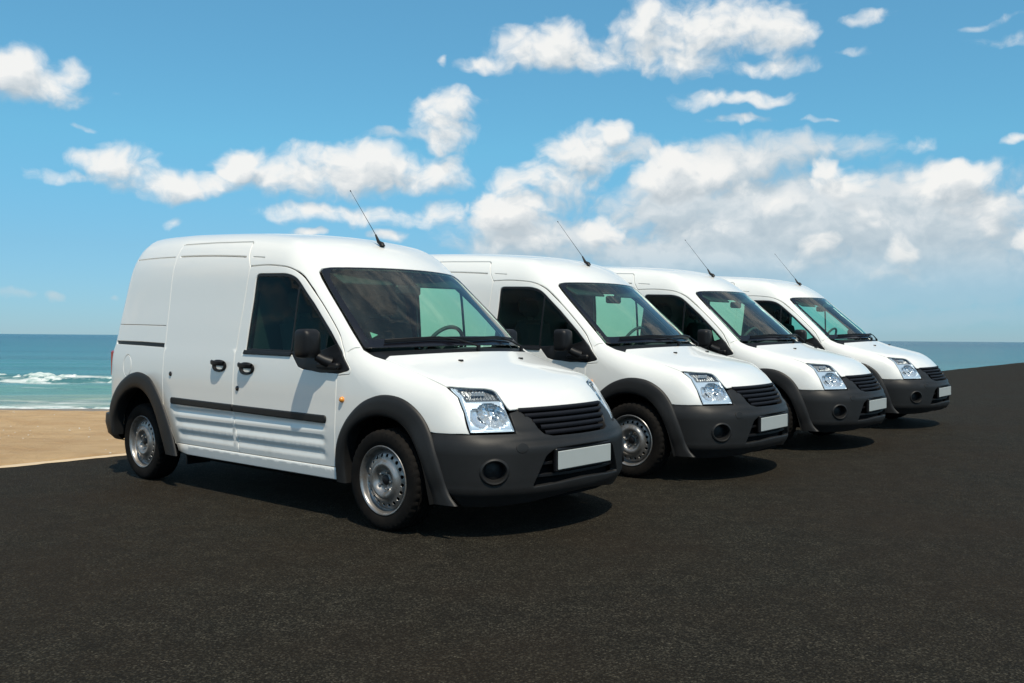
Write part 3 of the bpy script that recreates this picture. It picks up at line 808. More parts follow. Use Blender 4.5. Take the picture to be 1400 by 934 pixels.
def make_van():
    root = bpy.data.objects.new("delivery_van", None); COL.objects.link(root)
    root.empty_display_size = .3
    # ---------------- body shell: flanks, roof, pillars and wings in one sheet
    right = [(x, z) for x, z in [(-2.235, .25), (-.395, .25)]]
    fm = [tuple(p) for p in FM if p[1] > .255 and not (p[0] > 0 and p[1] < .606)]
    seq3 = [side_pts(resample(right + fm + [(.38, .606), (.48, .606)], .04, closed=False))]
    wing = np.array([(.5735, -.701, .6065), (.516, -.689, .722), (.457, -.677, .808), (.378, -.690, .864), (.20, -.700, .923), (.08, -.699, .957), (-.034, -.698, .988), (-.12, -.712, 1.012)])
    WS = np.array([(-.205, -.738, 1.034), (-.289, -.754, 1.072), (-.40, -.743, 1.175), (-.535, -.725, 1.301), (-.70, -.700, 1.447), (-.80, -.680, 1.535), (-.850, -.665, 1.583), (-.863, -.630, 1.604)])
    wtop = [(-.715-.375*y*y-.004, y) for y in np.linspace(-.58, 0, 8)]
    wt3 = top_map()(np.array(wtop))
    rb = [(-3.585+float(rsh(z))*1.0, z) for z in (1.86, 1.75, 1.6, 1.45, 1.3, 1.1, .9, .7, .50)]
    rtop = [(-3.375, y) for y in (0, -.2, -.4)] + [(-3.365, -.52)]
    rear3 = [top_map()(np.array(rtop)), side_pts(rb), side_pts([(-3.30, .47)] + [tuple(p) for p in RM if p[1] > .255 and p[0] > -3.27])]
    dn = lambda L: resample(L, .035, closed=False)
    half = np.vstack([to_body(np.vstack(seq3)), to_body(dn(np.vstack([wing, WS, wt3])))])
    # centre line front and rear
    tail = np.vstack([to_body(rear3[0]), to_body(rear3[1]), to_body(dn(rear3[2]))])
    right_loop = np.vstack([half, tail])                      # runs: sill, wing, screen edge, roof front centre, roof rear centre, tail
    nh = len(half)
    mir = lambda L: np.stack([L[:, 0], AX*math.pi-L[:, 1]], 1)
    outline = np.vstack([half, mir(half[:-1])[::-1], mir(tail[1:])[::-1], tail])
    def hole(xz, m=False):
        h = to_body(side_pts(resample(xz, .035))); return mir(h) if m else h
    slots = []
    rail = [(-3.47, 1.106), (-3.0, 1.102), (-2.600, 1.092), (-2.600, 1.060), (-3.0, 1.070), (-3.455, 1.078)]
    groove = smooth_chain([(-3.30, 1.782), (-2.9, 1.779), (-2.640, 1.774)], 4)
    groove = np.vstack([groove, (groove-[0, .006])[::-1]])
    groove2 = np.array([(-1.540, 1.7215), (-1.47, 1.7155), (-1.39, 1.708), (-1.39, 1.703), (-1.47, 1.7095), (-1.540, 1.7155)])
    seam2 = np.array([(-3.50, 1.244), (-3.0, 1.238), (-2.61, 1.231), (-2.61, 1.227), (-3.0, 1.234), (-3.50, 1.240)])
    pil = np.array([(-.376, -.812, 1.056), (-.360, -.800, 1.073), (-.340, -.782, 1.087), (-.318, -.766, 1.090)])
    pil = np.vstack([pil+[.0, 0, .003], (pil-[.0, 0, .003])[::-1]])
    slots += [to_body(pil), mir(to_body(pil))]
    for m in (False, True):
        slots += [hole(q, m) for q in (OPENING, rail, groove, groove2, seam2)]
    fc = np.array([(-3.185+.074*math.cos(q), .905+.088*math.sin(q)) for q in np.linspace(0, 2*math.pi, 33)[:-1]])
    slots.append(hole(fc))
    sg = np.stack(np.meshgrid(np.arange(-2.20, -.41, .028), np.array([.262, .276, .290, .302, .311, .319, .3255])), -1).reshape(-1, 2)
    sg = to_body(side_pts(sg))
    body = Panel(outline, body_map, slots, res=.042, gap=0, step=.03, flange=.022, extra=np.vstack([sg, mir(sg)]), keepall=True).build("body", WHITE, root)
    # lining behind the gaps and inside the cab
    lin_in = lambda uv: (lambda P: P - .035*np.stack([0*P[:, 0], P[:, 1]/np.hypot(P[:, 1], .6), .6*np.clip(P[:, 2]-1, 0, 1)], 1))(body_map(uv))
    WL = inset(WIN if area(WIN) > 0 else WIN[::-1], -.006)
    lining_out = outline
    Panel(lining_out, lin_in, [hole(WL), hole(WL, True)], res=.09, gap=.004, step=.05, flange=.0).build("inner_lining", VOID, root)
    # ---------------- rear end
    yy = np.linspace(-1, 1, 15)
    P = []
    for z in (.45, .6, .8, 1.0, 1.2, 1.4, 1.6, 1.75, 1.86, 1.93):
        xe = -3.585+float(rsh(z)); row = []
        wv = side_pts([(xe, z)])[0, 1] if z < 1.9 else -.52
        for q in yy:
            row.append((xe-.055*(1-abs(q)**3)*(1 if z < 1.8 else .6), -wv*q if z < 1.9 else .52*q, z))
        P.append(row)
    Pr = np.array(P)
    MB().grid(Pr[:, :8]).build("rear_door", WHITE, root); MB().grid(Pr[:, 7:]).build("rear_door", WHITE, root)
    rl = MB().box((-3.612, -.774, .80), (-3.50, -.60, 1.02), .012)
    both_mb("tail_light", rl, REDLENS, root)
    rp = MB(); prof = [(.0, .50), (.035, .495), (.04, .42), (.02, .33), (-.03, .28)]
    pl = smooth_chain([(-3.30, -.842), (-3.45, -.838), (-3.55, -.80), (-3.625, -.70), (-3.67, -.4), (-3.68, 0)], 4)
    pl = np.vstack([pl, (pl[:-1]*[1, -1])[::-1]])
    nr = np.gradient(pl, axis=0); nr = np.stack([nr[:, 1], -nr[:, 0]], 1); nr /= np.linalg.norm(nr, axis=1)[:, None]
    if nr[len(nr)//2, 0] > 0: nr = -nr
    Q = np.array([[(*(p+n_*o_), z) for o_, z in [(-.05, .505)]+prof+[(-.10, .27)]] for p, n_ in zip(pl, nr)])
    rp.grid(Q, flip=True).build("rear_bumper", TRIM, root, angle=50)
    # ---------------- doors
    ext = lambda x0, x1: np.stack(np.meshgrid(np.arange(x0, x1, .034), np.arange(.350, .640, .0085)), -1).reshape(-1, 2)
    fd = both("front_door", Panel(DOOR_F, side_map(rib=True), [WIN], res=.05, step=.02, extra=ext(-1.53, -.50)), WHITE, root)
    gd = smooth_chain([(-2.555, 1.7735), (-2.3, 1.765), (-2.0, 1.751), (-1.75, 1.7345), (-1.625, 1.7245)], 4)
    gd = np.vstack([gd, (gd-[0, .006])[::-1]])
    sdoor = both("sliding_door", Panel(DOOR_S, side_map(rib=True), [gd], res=.05, step=.025, extra=ext(-2.46, -1.585)), WHITE, root)
    W2 = inset(WIN if area(WIN) > 0 else WIN[::-1], .012)
    wp = both("door_window", Panel(W2, side_map(-.006), res=.09, gap=0, bev=.002, flange=.004, step=.04), SIDEGLASS, root)
    fr = both("window_frame", Panel(WIN, side_map(-.004), [inset(WIN if area(WIN) > 0 else WIN[::-1], .020)], res=.2, gap=.001, bev=.003, flange=.012, step=.03), BLACK, root)
    div = both("window_divider", Panel([(-.945, 1.03), (-.928, 1.03), (-.915, 1.515), (-.932, 1.525)], side_map(-.003), res=.2, gap=0, bev=.002, flange=.01, step=.05), BLACK, root)
    patch = both("mirror_patch", Panel(rounded([(-.925, 1.055), (-.90, 1.02), (-.835, .955), (-.60, .922), (-.345, .940), (-.33, .955), (-.47, 1.11), (-.60, 1.07)], .012), side_map(.001), res=.08, gap=0, bev=.004, flange=.01, step=.03), BLACK, root)
    strip = both("window_seal", Panel(rounded([(-1.476, 1.030), (-.925, 1.022), (-.912, 1.050), (-1.474, 1.058)], .004), side_map(.010), res=.1, gap=0, bev=.004, flange=.015, step=.05), BLACK, root)
    for k in (0, 1):
        for o in (wp[k], fr[k], strip[k], patch[k], div[k]): o.parent = fd[k]
    # handles, locks, rubbing strips
    for door, hx, hz, lx, lz, x0, x1 in ((fd, -1.413, .935, -1.526+.003, .787, -1.572, -.530), (sdoor, -1.762, .945, -2.449, .860, -2.437, -1.580)):
        y = -abs(side_pts([(hx, hz)])[0, 1])-.005
        hb = MB()
        a = np.linspace(0, 2*math.pi, 25)[:-1]
        dish = np.array([[(hx+.088*f*math.copysign(abs(math.cos(q))**.8, math.cos(q)), y-o_, hz-.006+.043*f*math.sin(q)*(1-.12*math.cos(q))) for f, o_ in ((1.0, -.006), (1.0, .006), (.9, .010), (.72, .008), (.5, -.010), (.01, -.016))] for q in a])
        hb.grid(dish, wrap=True)
        both_h = both_mb("door_handle", hb, BLACK, root)
        gb = MB(); pts = [(hx+u*.078, y-.012-.026*(1-abs(u)**3), hz+.016-.004*u) for u in np.linspace(-1, 1, 9)]
        V = []
        gr = np.array([[(p[0], p[1]+c*.010, p[2]+s_*.017) for c, s_ in ((1, 0), (.6, .8), (-.3, 1), (-1, .6), (-1, -.5), (-.3, -1), (.6, -.8), (1, 0))] for p in pts])
        gb.grid(gr)
        both_g = both_mb("handle_grip", gb, BLACK, root)
        lb = MB().lathe([(.0, -.004), (.014, -.004), (.017, -.002), (.018, .004)], 20, ctr=(lx, -abs(side_pts([(lx, lz)])[0, 1])-.005, lz))
        both_l = both_mb("door_lock", lb, GLOSSBLACK, root)
        L = [(x0, .642), (x0+.012, .690), (x1-.012, .655) if False else (x1-.010, .668), (x1, .640), (x1-.010, .603), (x0+.002, .636)]
        rs0 = [(x0, .632 if door is sdoor else .622), (x1, .622 if door is sdoor else .606), (x1, .672 if door is sdoor else .658), (x0, .684 if door is sdoor else .671)]
        rad = [.02, 0, 0, .02] if door is sdoor else [0, .024, .024, 0]
        rs = both("rubbing_strip", Panel(rounded(rs0, rad), side_map(.014), res=.08, gap=.001, bev=.009, flange=.012, step=.03, drop=.7), TRIM, root)
        for k in (0, 1):
            both_h[k].parent = door[k]; both_g[k].parent = both_h[k] if False else door[k]; both_l[k].parent = door[k]; rs[k].parent = door[k]
    # slide rail, filler flap, side repeaters
    rl = Panel([(x, z) for x, z in rail], side_map(-.012), res=.2, gap=0, bev=.001, flange=.004, step=.06)
    both("slide_rail", rl, BLACK, root)
    Panel(fc, side_map(0), res=.05, gap=.004, bev=.004, flange=.006, step=.02).build("filler_flap", WHITE, root)
    ind = MB().lathe([(.0, -.020), (.010, -.018), (.017, -.010), (.019, .002)], 20, ctr=(-.378, -abs(side_pts([(-.378, .764)])[0, 1])-.001, .764))
    both_mb("side_repeater", ind, AMBER, root)
    # ---------------- wheel arch trims and wells
    for O_, I_ in ((FO, FI), (RO, RI)):
        sec = [(0, 0.001), (.02, .011), (.10, .018), (.30, .021), (.60, .022), (.86, .021), (.97, .014), (1.0, .004), (1.0, -.03), (1.0, -.07)]
        rows = []
        for t, off in sec:
            xz = O_*(1-t)+I_*t
            P = side_map(0, fn=FB)(xz)
            yb = np.convolve(np.pad(P[:, 1], 3, mode='edge'), np.ones(7)/7, 'valid')
            if O_ is FO: yb = np.where(xz[:, 1] < .62, np.minimum(yb, -.80+.10*np.clip(xz[:, 0]-.30, 0, 1)), yb)
            rows.append(np.stack([xz[:, 0], np.minimum(yb, -.70)-off, xz[:, 1]], 1))
        both_mb("wheel_arch_trim", MB().grid(np.array(rows).transpose(1, 0, 2)), TRIM, root, angle=60)
        well = np.array([[(x, y, z) for y in (-.845, -.50)] for x, z in I_ + (O_-I_)*.12])
        wb = MB().grid(well)
        c = I_.mean(0); wb.add([(c[0], -.50, c[1])]+[(x, -.50, z) for x, z in I_ + (O_-I_)*.12], [(0, i+1, i+2) for i in range(N_AR-1)])
        both_mb("wheel_well", wb, VOID, root)
    fl = MB().box((-2.33, -.80, .17), (-2.315, -.60, .36), .004)
    both_mb("mud_flap", fl, BLACK, root)
    un = MB().box((-2.20, -.79, .225), (-.42, .79, .30), .01).box((-3.58, -.50, .30), (.55, .50, .36), .01).box((-3.5, -.62, .36), (-3.3, .62, .45), .01)
    un.box((-.95, -.10, .20), (.40, .10, .26), .02).tube([(-.2, .2, .21), (-2.5, .25, .24), (-3.5, .3, .27)], .03, 10).tube([(0, -.75, .30), (0, .75, .30)], .03, 8).tube([(-WB, -.75, .30), (-WB, .75, .30)], .035, 8)
    un.build("underbody", VOID, root)
    tp_x = [(.42, .60), (.55, .585), (.66, .50), (.75, .36), (.80, .20), (.815, 0)]  # undertray added to block light leaking beneath the bumper
    tray = [(-.40, .60)]+tp_x+[(x, -y) for x, y in tp_x[:-1][::-1]]+[(-.40, -.60)]; nt = len(tray)
    MB().add([(x, y, z) for z in (.212, .235) for x, y in tray], [tuple(range(nt)), tuple(range(nt, 2*nt))[::-1]]+[(k, nt+k, nt+(k+1) % nt, (k+1) % nt) for k in range(nt)]).build("undertray", VOID, root)
    # ---------------- bonnet
    bl = [(-.13-.004, -.712), (-.034, -.698), (.08, -.699), (.20, -.700), (.372, -.692), (.42, -.645), (.458, -.586), (.505, -.499), (.528, -.468), (.550, -.455), (.606, -.458), (.640, -.456), (.655, -.447), (.668, -.405), (.690, -.36), (.711, -.25), (.722, -.12), (.725, 0)]
    bk = [(-.012-.33*y*y, y) for y in np.linspace(0, -.66, 9)]
    hb = np.array(bl); out = np.vstack([hb, (hb[:-1]*[1, -1])[::-1], (np.array(bk)*[1, -1])[::-1], np.array(bk)[1:]])
    bonnet = Panel(out, top_map(), res=.045, step=.025, flange=.007).build("bonnet", WHITE, root)
    for s in (-1, 1):
        p = top_map()(np.array([(.104, .290*s)]))[0]
        MB().box(p+[-.016, -.013, -.004], p+[.014, .013, .010], .004).build("washer_jet", BLACK, bonnet)
    # ---------------- windscreen
    wsr = [(-.075-.375*y*y, y) for y in np.linspace(0, -.71, 10)]
    side = [(-.293, -.742), (-.40, -.732), (-.535, -.714), (-.70, -.689), (-.80, -.669), (-.845, -.655), (-.860, -.625)]
    tp = [(-.722-.375*y*y, y) for y in np.linspace(-.58, 0, 8)]
    h = np.array(wsr+side+tp); scr = np.vstack([h, (h[1:-1]*[1, -1])[::-1]])
    wsn = Panel(scr, top_map(-.002), res=.06, gap=.003, bev=.003, flange=.006, step=.035).build("windscreen", SCREEN, root)
    inn = []
    wsr2 = [(-.150-.36*y*y, y) for y in np.linspace(0, -.64, 9)]
    side2 = [(-.325, -.690), (-.40, -.682), (-.535, -.668), (-.70, -.645), (-.775, -.630), (-.812, -.605), (-.822, -.57)]
    tp2 = [(-.705-.36*y*y, y) for y in np.linspace(-.53, 0, 8)]
    h2 = np.array(wsr2+side2+tp2); scr2 = np.vstack([h2, (h2[1:-1]*[1, -1])[::-1]])
    Panel(scr, top_map(-.0005), [rounded(scr2, .01, 2)], res=.2, gap=.003, bev=.002, flange=.004, step=.035).build("windscreen_border", GLOSSBLACK, wsn)
    # cowl between bonnet and screen
    a1 = np.array([(-.060-.36*y*y, y) for y in np.linspace(-.735, .735, 33)]); a2 = np.array([(.012-.33*y*y, y) for y in np.linspace(-.70, .70, 33)])
    p1 = top_map(-.012)(a1); p2 = top_map(-.022)(a2); p0 = top_map(-.03)(a1-[.03, 0])
    cw = MB().grid(np.stack([p0, p1, p2], 0), flip=True); cw.build("cowl_panel", BLACK, root)
    # wipers
    for y0, y1 in ((.60, .02), (.02, -.60)):
        piv = top_map(.012)(np.array([(-.035-.34*y0*y0, y0)]))[0]
        L = np.array([(-.100-.375*y*y-.016*(1-abs(t-.5)*1.4), y) for t, y in zip(np.linspace(0, 1, 13), np.linspace(y0-.02, y1-.02, 13))])
        blade = top_map(.016)(L); mid = blade[5]+[0, 0, .012]
        wip = MB().tube([piv+[0, 0, -.02], piv+[0, 0, .014]], .014, 10).tube([piv+[0, 0, .012], (piv+mid)/2+[0, 0, .016], mid], [.008, .006, .005], 8).build("wiper", BLACK, root)
        V = MB().grid(np.stack([blade+[0, 0, -.012], blade+[.004, 0, .006], blade+[.012, 0, .008], blade+[.012, 0, -.006]], 1))
        V.tube(blade+[.007, 0, .010], .0045, 6); V.build("wiper_blade", BLACK, wip)
    # ---------------- front bumper
    lampw = to_front(np.array([(.5735, -.701, .6065), (.722, -.477, .6065), (.606, -.458, .776), (.652, -.456, .718), (.660, -.435, .722), (.668, -.392, .731)]))
    e3 = side_pts([(.345, .606), (.48, .606)])
    top = np.vstack([to_front(e3), lampw[:2], lampw[3:]])
    gb_ = .85*math.atan2(.313, .807)
    gl = np.array([(lampw[5, 0]-.001, .731), (-gb_-.055, .680), (-gb_-.03, .630), (-gb_+.005, .596), (-gb_+.06, .583), (0, .581)])
    half_b = np.vstack([to_front(np.array([(.525, -.722, .190), (.497, -.754, .24), (.466, -.781, .29), (.430, -.80, .40), (.385, -.807, .53)])), top, gl])
    bot = np.array([(0, .238), (-.12, .234), (-.25, .222), (-.42, .200), (-.60, .188), (-.74, .186)])
    o_half = np.vstack([half_b])
    outl = np.vstack([o_half, (o_half[:-1]*[-1, 1])[::-1], (bot*[-1, 1])[::-1][:-1], bot])
    th = lambda p: .85*math.atan2(p[1], p[0])
    fogc = np.array([th((.702, -.632)), .396]); fr_ = .064/.944*.85
    foghole = np.array([(fogc[0]+fr_*1.12*math.cos(q), fogc[1]+.064*math.sin(q)) for q in np.linspace(0, 2*math.pi, 33)[:-1]])
    ih = np.array([(th((.804, -.416)), .300), (th((.835, -.328)), .470), (th((.852, -.262)), .506), (-.12, .512), (0, .513)])
    ib = np.array([(0, .318), (-.15, .314), (-.30, .306)])
    intake = rounded(np.vstack([ih, (ih[:-1]*[-1, 1])[::-1], (ib*[-1, 1])[::-1][:-1], ib]), .012, 3)
    def bshape(uv):
        # waist crease above the intake and a swage under it
        z = uv[:, 1]
        return -.012*np.exp(-((z-.545)/.012)**2)*sm(.62, .45, np.abs(uv[:, 0])) + .010*np.exp(-((z-.275)/.03)**2)
    fmB = front_map(bshape, FB)
    bumper = Panel(outl, fmB, [foghole, foghole*[-1, 1], intake], res=.026, gap=.002, bev=.005, flange=.045, step=.018, ref=(0, 0, .4)).build("front_bumper", TRIM, root)
    back = front_map(-.05, FB)
    Panel(inset(intake, -.02) if area(intake) > 0 else inset(intake[::-1], -.02), front_map(-.07, FB), res=.1, gap=0, bev=.002, flange=.002, step=.05, ref=(0, 0, .4)).build("intake_recess", VOID, bumper)
    ii = Panel
    for z0 in (.345, .415):
        wq = .40
        Panel([(-wq, z0), (wq, z0), (wq, z0+.018), (-wq, z0+.018)], front_map(-.028, FB), res=.1, gap=0, bev=.003, flange=.03, step=.04, ref=(0, 0, .4)).build("intake_bar", BLACK, bumper)
    for s in (-1, 1):
        ring = np.array([(fogc[0]*1+fr_*1.12*math.cos(q), fogc[1]+.064*math.sin(q)) for q in np.linspace(0, 2*math.pi, 41)[:-1]])
        rows = []
        P0 = fmB(ring); ctr = P0.mean(0); ax_ = np.array([math.cos(fogc[0]/.85), math.sin(fogc[0]/.85), 0])
        for k, o_ in ((1.24, -.003), (1.18, .004), (1.10, .010), (1.03, .011), (.96, .006), (.90, -.006)):
            rows.append(ctr+(P0-ctr)*k+ax_*o_)
        fg = MB().grid(np.array(rows).transpose(1, 0, 2), wrap=True)
        rows2 = [ctr+(P0-ctr)*k+ax_*o_ for k, o_ in ((.905, -.005), (.86, -.03), (.78, -.050))]
        lensr = [ctr+(P0-ctr)*k+ax_*o_ for k, o_ in ((.78, -.050), (.60, -.046), (.30, -.042), (.01, -.040))]
        cup = MB().grid(np.array(rows2).transpose(1, 0, 2), wrap=True); fl_ = MB().grid(np.array(lensr).transpose(1, 0, 2), wrap=True)
        for q_, nm_, mt__ in ((fg, "fog_lamp_bezel", TRIM), (cup, "fog_lamp_cup", TRIM), (fl_, "fog_lamp_glass", BLACK)):
            (q_ if s < 0 else q_.mirror()).build(nm_, mt__, bumper, angle=50)
    # tow-eye cover
    a = np.linspace(0, 2*math.pi, 25)[:-1]
    Panel(np.array([(-.47+.035*math.cos(q), .525+.030*math.sin(q)) for q in a]), front_map(.002, FB), res=.05, gap=0, bev=.003, flange=.004, step=.01, ref=(0, 0, .4)).build("tow_eye_cover", TRIM, bumper)
    # number plate on its dark holder
    ph = MB().box((.835, -.275, .372), (.862, .275, .508), .006); hold = ph.build("plate_holder", BLACK, root)
    MB().box((.860, -.262, .384), (.868, .262, .491), .003).build("number_plate", PLATE, root)
    # ---------------- grille
    gtop, gbot = .742, .584
    gt = .85*math.atan2(.395, .672); gbm = .85*math.atan2(.300, .812)
    grl = Panel(rounded([(-gt-.01, gtop), (-gt-.005, .72), (-gbm-.03, .63), (-gbm+.005, .590), (-gbm+.05, .576), (gbm-.05, .576), (gbm-.005, .590), (gbm+.03, .63), (gt+.005, .72), (gt+.01, gtop)], .005), front_map(-.045), res=.06, gap=0, bev=.003, flange=.03, step=.03, ref=(0, 0, .4)).build("grille", VOID, root)
    ns = 5
    for k in range(ns):
        t = k/(ns-1); z = gtop-.013-(gtop-gbot-.026)*t
        wgt = np.interp(z, [.576, .60, .63, .72, .742], [gbm-.04, gbm, gbm+.022, gt, gt])
        q = np.linspace(-wgt, wgt, 25); hh = .0138
        c = front_map(-.001 if k else .007)(np.stack([q, 0*q+z], 1)); dirv = c*[1, 1, 0]; dirv /= np.linalg.norm(dirv, axis=1)[:, None]
        sec = [(-.030, .55), (-.006, .95), (.003, .6), (.005, -.1), (.000, -.8), (-.012, -1.0), (-.030, -.5)]
        R = np.array([[p+d_*o_+np.array([0, 0, hh*v])-d_*(.10*hh*v) for o_, v in sec] for p, d_ in zip(c, dirv)])
        MB().grid(R).build("slat", GRILLE, grl, angle=50)
    # ---------------- headlamps
    A_, B_, C_, D_, E_, G_, H_, I_, J_ = [np.array(v) for v in ((.392, -.686, .861), (.458, -.586, .857), (.505, -.499, .851), (.546, -.455, .833), (.606, -.460, .776), (.720, -.479, .613), (.575, -.697, .613), (.520, -.687, .722), (.461, -.675, .806))]
    lam = to_front(np.array([A_, B_, C_, (.530, -.468, .843), D_, (.575, -.455, .806), E_, G_, H_, I_, J_]))
    lens = Panel(lam, front_map(0), res=.03, gap=.0012, bev=.004, flange=.012, step=.015, ref=(0, 0, .4))
    lamc = lens.loops[0]
    # local lamp frame: s across (outer -> inner), t up
    def st(uv):
        z = uv[:, 1]
        xl = np.interp(z, [.613, .722, .806, .861], [lam[8, 0], lam[9, 0], lam[10, 0], lam[0, 0]])
        xr = np.interp(z, [.613, .776, .833, .851, .861], [lam[7, 0], lam[6, 0], lam[4, 0], lam[2, 0], lam[0, 0]])
        return (uv[:, 0]-xl)/(xr-xl+1e-6), (z-.613)/(.861-.613)
    def depth(uv):
        s, t = st(uv)
        d = .006+.012*sm(0, .05, np.minimum(np.minimum(s, 1-s), np.minimum(t, 1-t)))
        # large lower reflector: two faceted bowls
        b1 = 1-np.clip(((s-.62)/.36)**2+((t-.36)/.27)**2, 0, 1); b2 = 1-np.clip(((s-.28)/.20)**2+((t-.30)/.22)**2, 0, 1)
        d += .075*np.sqrt(b1)+.04*np.sqrt(b2)*(b1 < .05)
        d += .004*np.sin(s*34)*(b1 > .1)+.004*np.sin(t*30+s*8)*(b1 > .1)
        # upper indicator box
        u = sm(.665, .69, t)*sm(.10, .14, s)*sm(.97, .92, s)
        d += .03*u+.003*np.sin(s*70)*u
        return -d
    refl = Panel(lam, front_map(depth), res=.0085, gap=.002, bev=.002, flange=.0, step=.01, ref=(0, 0, .4))
    for m in (0, 1):
        L_ = (lens if not m else lens.mirror()).build("headlight", CLEAR, root)
        pr = refl if not m else refl.mirror()
        o = pr.build("lamp_reflector", [CHROME, SILVER, LAMPDARK], L_)
        V = pr.V*[1, -1, 1] if m else pr.V
        uvv = to_front(V); s_, t_ = st(uvv)
        for p in o.data.polygons:
            i = list(p.vertices); s0 = s_[i].mean(); t0 = t_[i].mean()
            if .665 < t0 < .93 and .10 < s0 < .97: p.material_index = 2
            elif ((s0-.62)/.36)**2+((t0-.36)/.27)**2 < 1 or ((s0-.28)/.2)**2+((t0-.30)/.22)**2 < 1: p.material_index = 0
            else: p.material_index = 1
        for f, zz in ((.62, .36), (.45, .80)):
            thl = .85*0
        bc = front_map(-.055)(np.array([[lam[8, 0]*.40+lam[7, 0]*.60, .613+.36*.248]]))[0]*[1, 1 if not m else -1, 1]
        ax_ = bc*[1, 1, 0]; ax_ /= np.linalg.norm(ax_)
        MB().tube([bc-ax_*.02, bc+ax_*.012, bc+ax_*.022], [.016, .016, .008], 14).build("lamp_bulb", STEEL, L_)
        for k in range(4):
            ss = .36+.09*k; zt = .613+.80*.248
            tl = np.interp(zt, [.806, .861], [lam[10, 0], lam[0, 0]]); tr = lam[4, 0]
            q = front_map(-.020)(np.array([[tl+(tr-tl)*ss, zt+.012]]))[0]*[1, 1 if not m else -1, 1]
            MB().box(q+[-.006, -.008, -.012], q+[.006, .008, .012], .002).build("lamp_element", CHROME, L_)
    # ---------------- mirrors
    mh = []
    ctr = np.array([-.592, -.946, 1.110])
    a = np.linspace(0, 2*math.pi, 33)[:-1]
    def sq(q, n=.42): return math.copysign(abs(math.cos(q))**n, math.cos(q)), math.copysign(abs(math.sin(q))**n, math.sin(q))
    rows = []
    for f, ox in ((.82, -.052), (.97, -.056), (1.0, -.040), (1.0, .0), (.97, .026), (.88, .046), (.68, .058), (.35, .065), (.01, .067)):
        rows.append([ctr+np.array([ox, -.0+.068*f*sq(q)[0], .094*f*sq(q)[1]]) for q in a])
    mm = MB().grid(np.array(rows).transpose(1, 0, 2), wrap=True, flip=True)
    face = np.array([[ctr+np.array([-.052+.012*(1-f), 0.068*.82*f*sq(q)[0], .094*.82*f*sq(q)[1]]) for f in (1, .5, .01)] for q in a])
    arm = MB().tube([(-.565, -.90, 1.03), (-.53, -.875, 1.005), (-.50, -.84, .985)], [.030, .034, .040], 12).box((-.62, -.875, .950), (-.40, -.835, .990), .012)
    for m in (0, 1):
        h_ = (mm if not m else mm.mirror()).build("wing_mirror", BLACK, root, angle=50)
        (MB().grid(face, wrap=True) if not m else MB().grid(face, wrap=True).mirror()).build("mirror_glass", STEEL, h_)
        (arm if not m else arm.mirror()).build("mirror_arm", BLACK, h_)
    # ---------------- aerial
    pb = top_map()(np.array([(-1.010, 0.)]))[0]
    ab = MB().tube([pb+[.03, 0, -.006], pb+[.022, 0, .012], pb+[-.012, 0, .030], pb+[-.045, 0, .085]], [.022, .019, .013, .0065], 12).build("aerial", BLACK, root)
    MB().tube([pb+[-.045, 0, .085], pb+[-.33, 0, .43]], [.0026, .0012], 6).tube([pb+[-.33, 0, .43], pb+[-.337, 0, .439]], .004, 6).build("aerial_whip", BLACK, ab)
    # ---------------- wheels
    R = .304
    tp_ = [(.200, .060), (.2005, -.080), (.214, -.0905), (.236, -.0975), (.262, -.0985), (.283, -.0945), (.296, -.084), (.3015, -.070)]
    tread = [(.3030, -.062), (.2965, -.060), (.2965, -.052), (.3035, -.050), (.3038, -.030), (.297, -.028), (.297, -.020), (.304, -.018), (.304, .018), (.297, .020), (.297, .028), (.3038, .030), (.3035, .050), (.2965, .052), (.2965, .060), (.303, .062)]
    prof = tp_[1:]+tread+[(r, -y) for r, y in tp_[1:][::-1]]
    n = 120; Vt = []; m_ = len(prof)
    for k in range(n):
        q = 2*math.pi*k/n
        for j, (r, y) in enumerate(prof):
            qq = q
            if r > .2935 and abs(y) > .055 and k % 3 == 0: r -= .007
            elif r > .300 and k % 4 == 0 and abs(y) < .052: r -= .004
            z = r*math.sin(qq); z = max(z, -.3015)
            Vt.append((r*math.cos(qq), y, z))
    Ft = []
    for k in range(n):
        for j in range(m_):
            b, c = (j+1) % m_, ((k+1) % n)
            Ft.append((k*m_+j, c*m_+j, c*m_+b, k*m_+b))
    rim_prof = [(.2005, -.060), (.2005, -.083), (.2045, -.090), (.2085, -.0905), (.2095, -.0865), (.2075, -.0915), (.2045, -.0935), (.200, -.092), (.195, -.086), (.1915, -.078), (.190, -.066), (.187, -.054), (.183, -.047), (.176, -.044)]
    disc = spl([.0, .034, .036, .062, .072, .084, .096, .108, .118, .130, .150, .168, .180], [-.062, -.062, -.058, -.060, -.074, -.086, -.0895, -.086, -.077, -.071, -.067, -.056, -.044])
    dm = lambda uv: np.stack([uv[:, 0], disc(np.hypot(uv[:, 0], uv[:, 1])), uv[:, 1]], 1)
    circ = lambda cx, cz, r, n_: np.array([(cx+r*math.cos(q), cz+r*math.sin(q)) for q in np.linspace(0, 2*math.pi, n_+1)[:-1]])
    holes = [circ(.1495*math.cos(q), .1495*math.sin(q), .0115, 12) for q in np.linspace(0, 2*math.pi, 21)[:-1]]
    holes.append(circ(0, 0, .033, 20))
    dp = Panel(circ(0, 0, .177, 90), dm, holes, res=.011, gap=0, bev=.0015, flange=.006, step=.009, ref=(0, .5, 0))
    rb_ = MB().lathe(rim_prof, 72)
    rb_.lathe([(.200, .08), (.198, -.06)], 40)
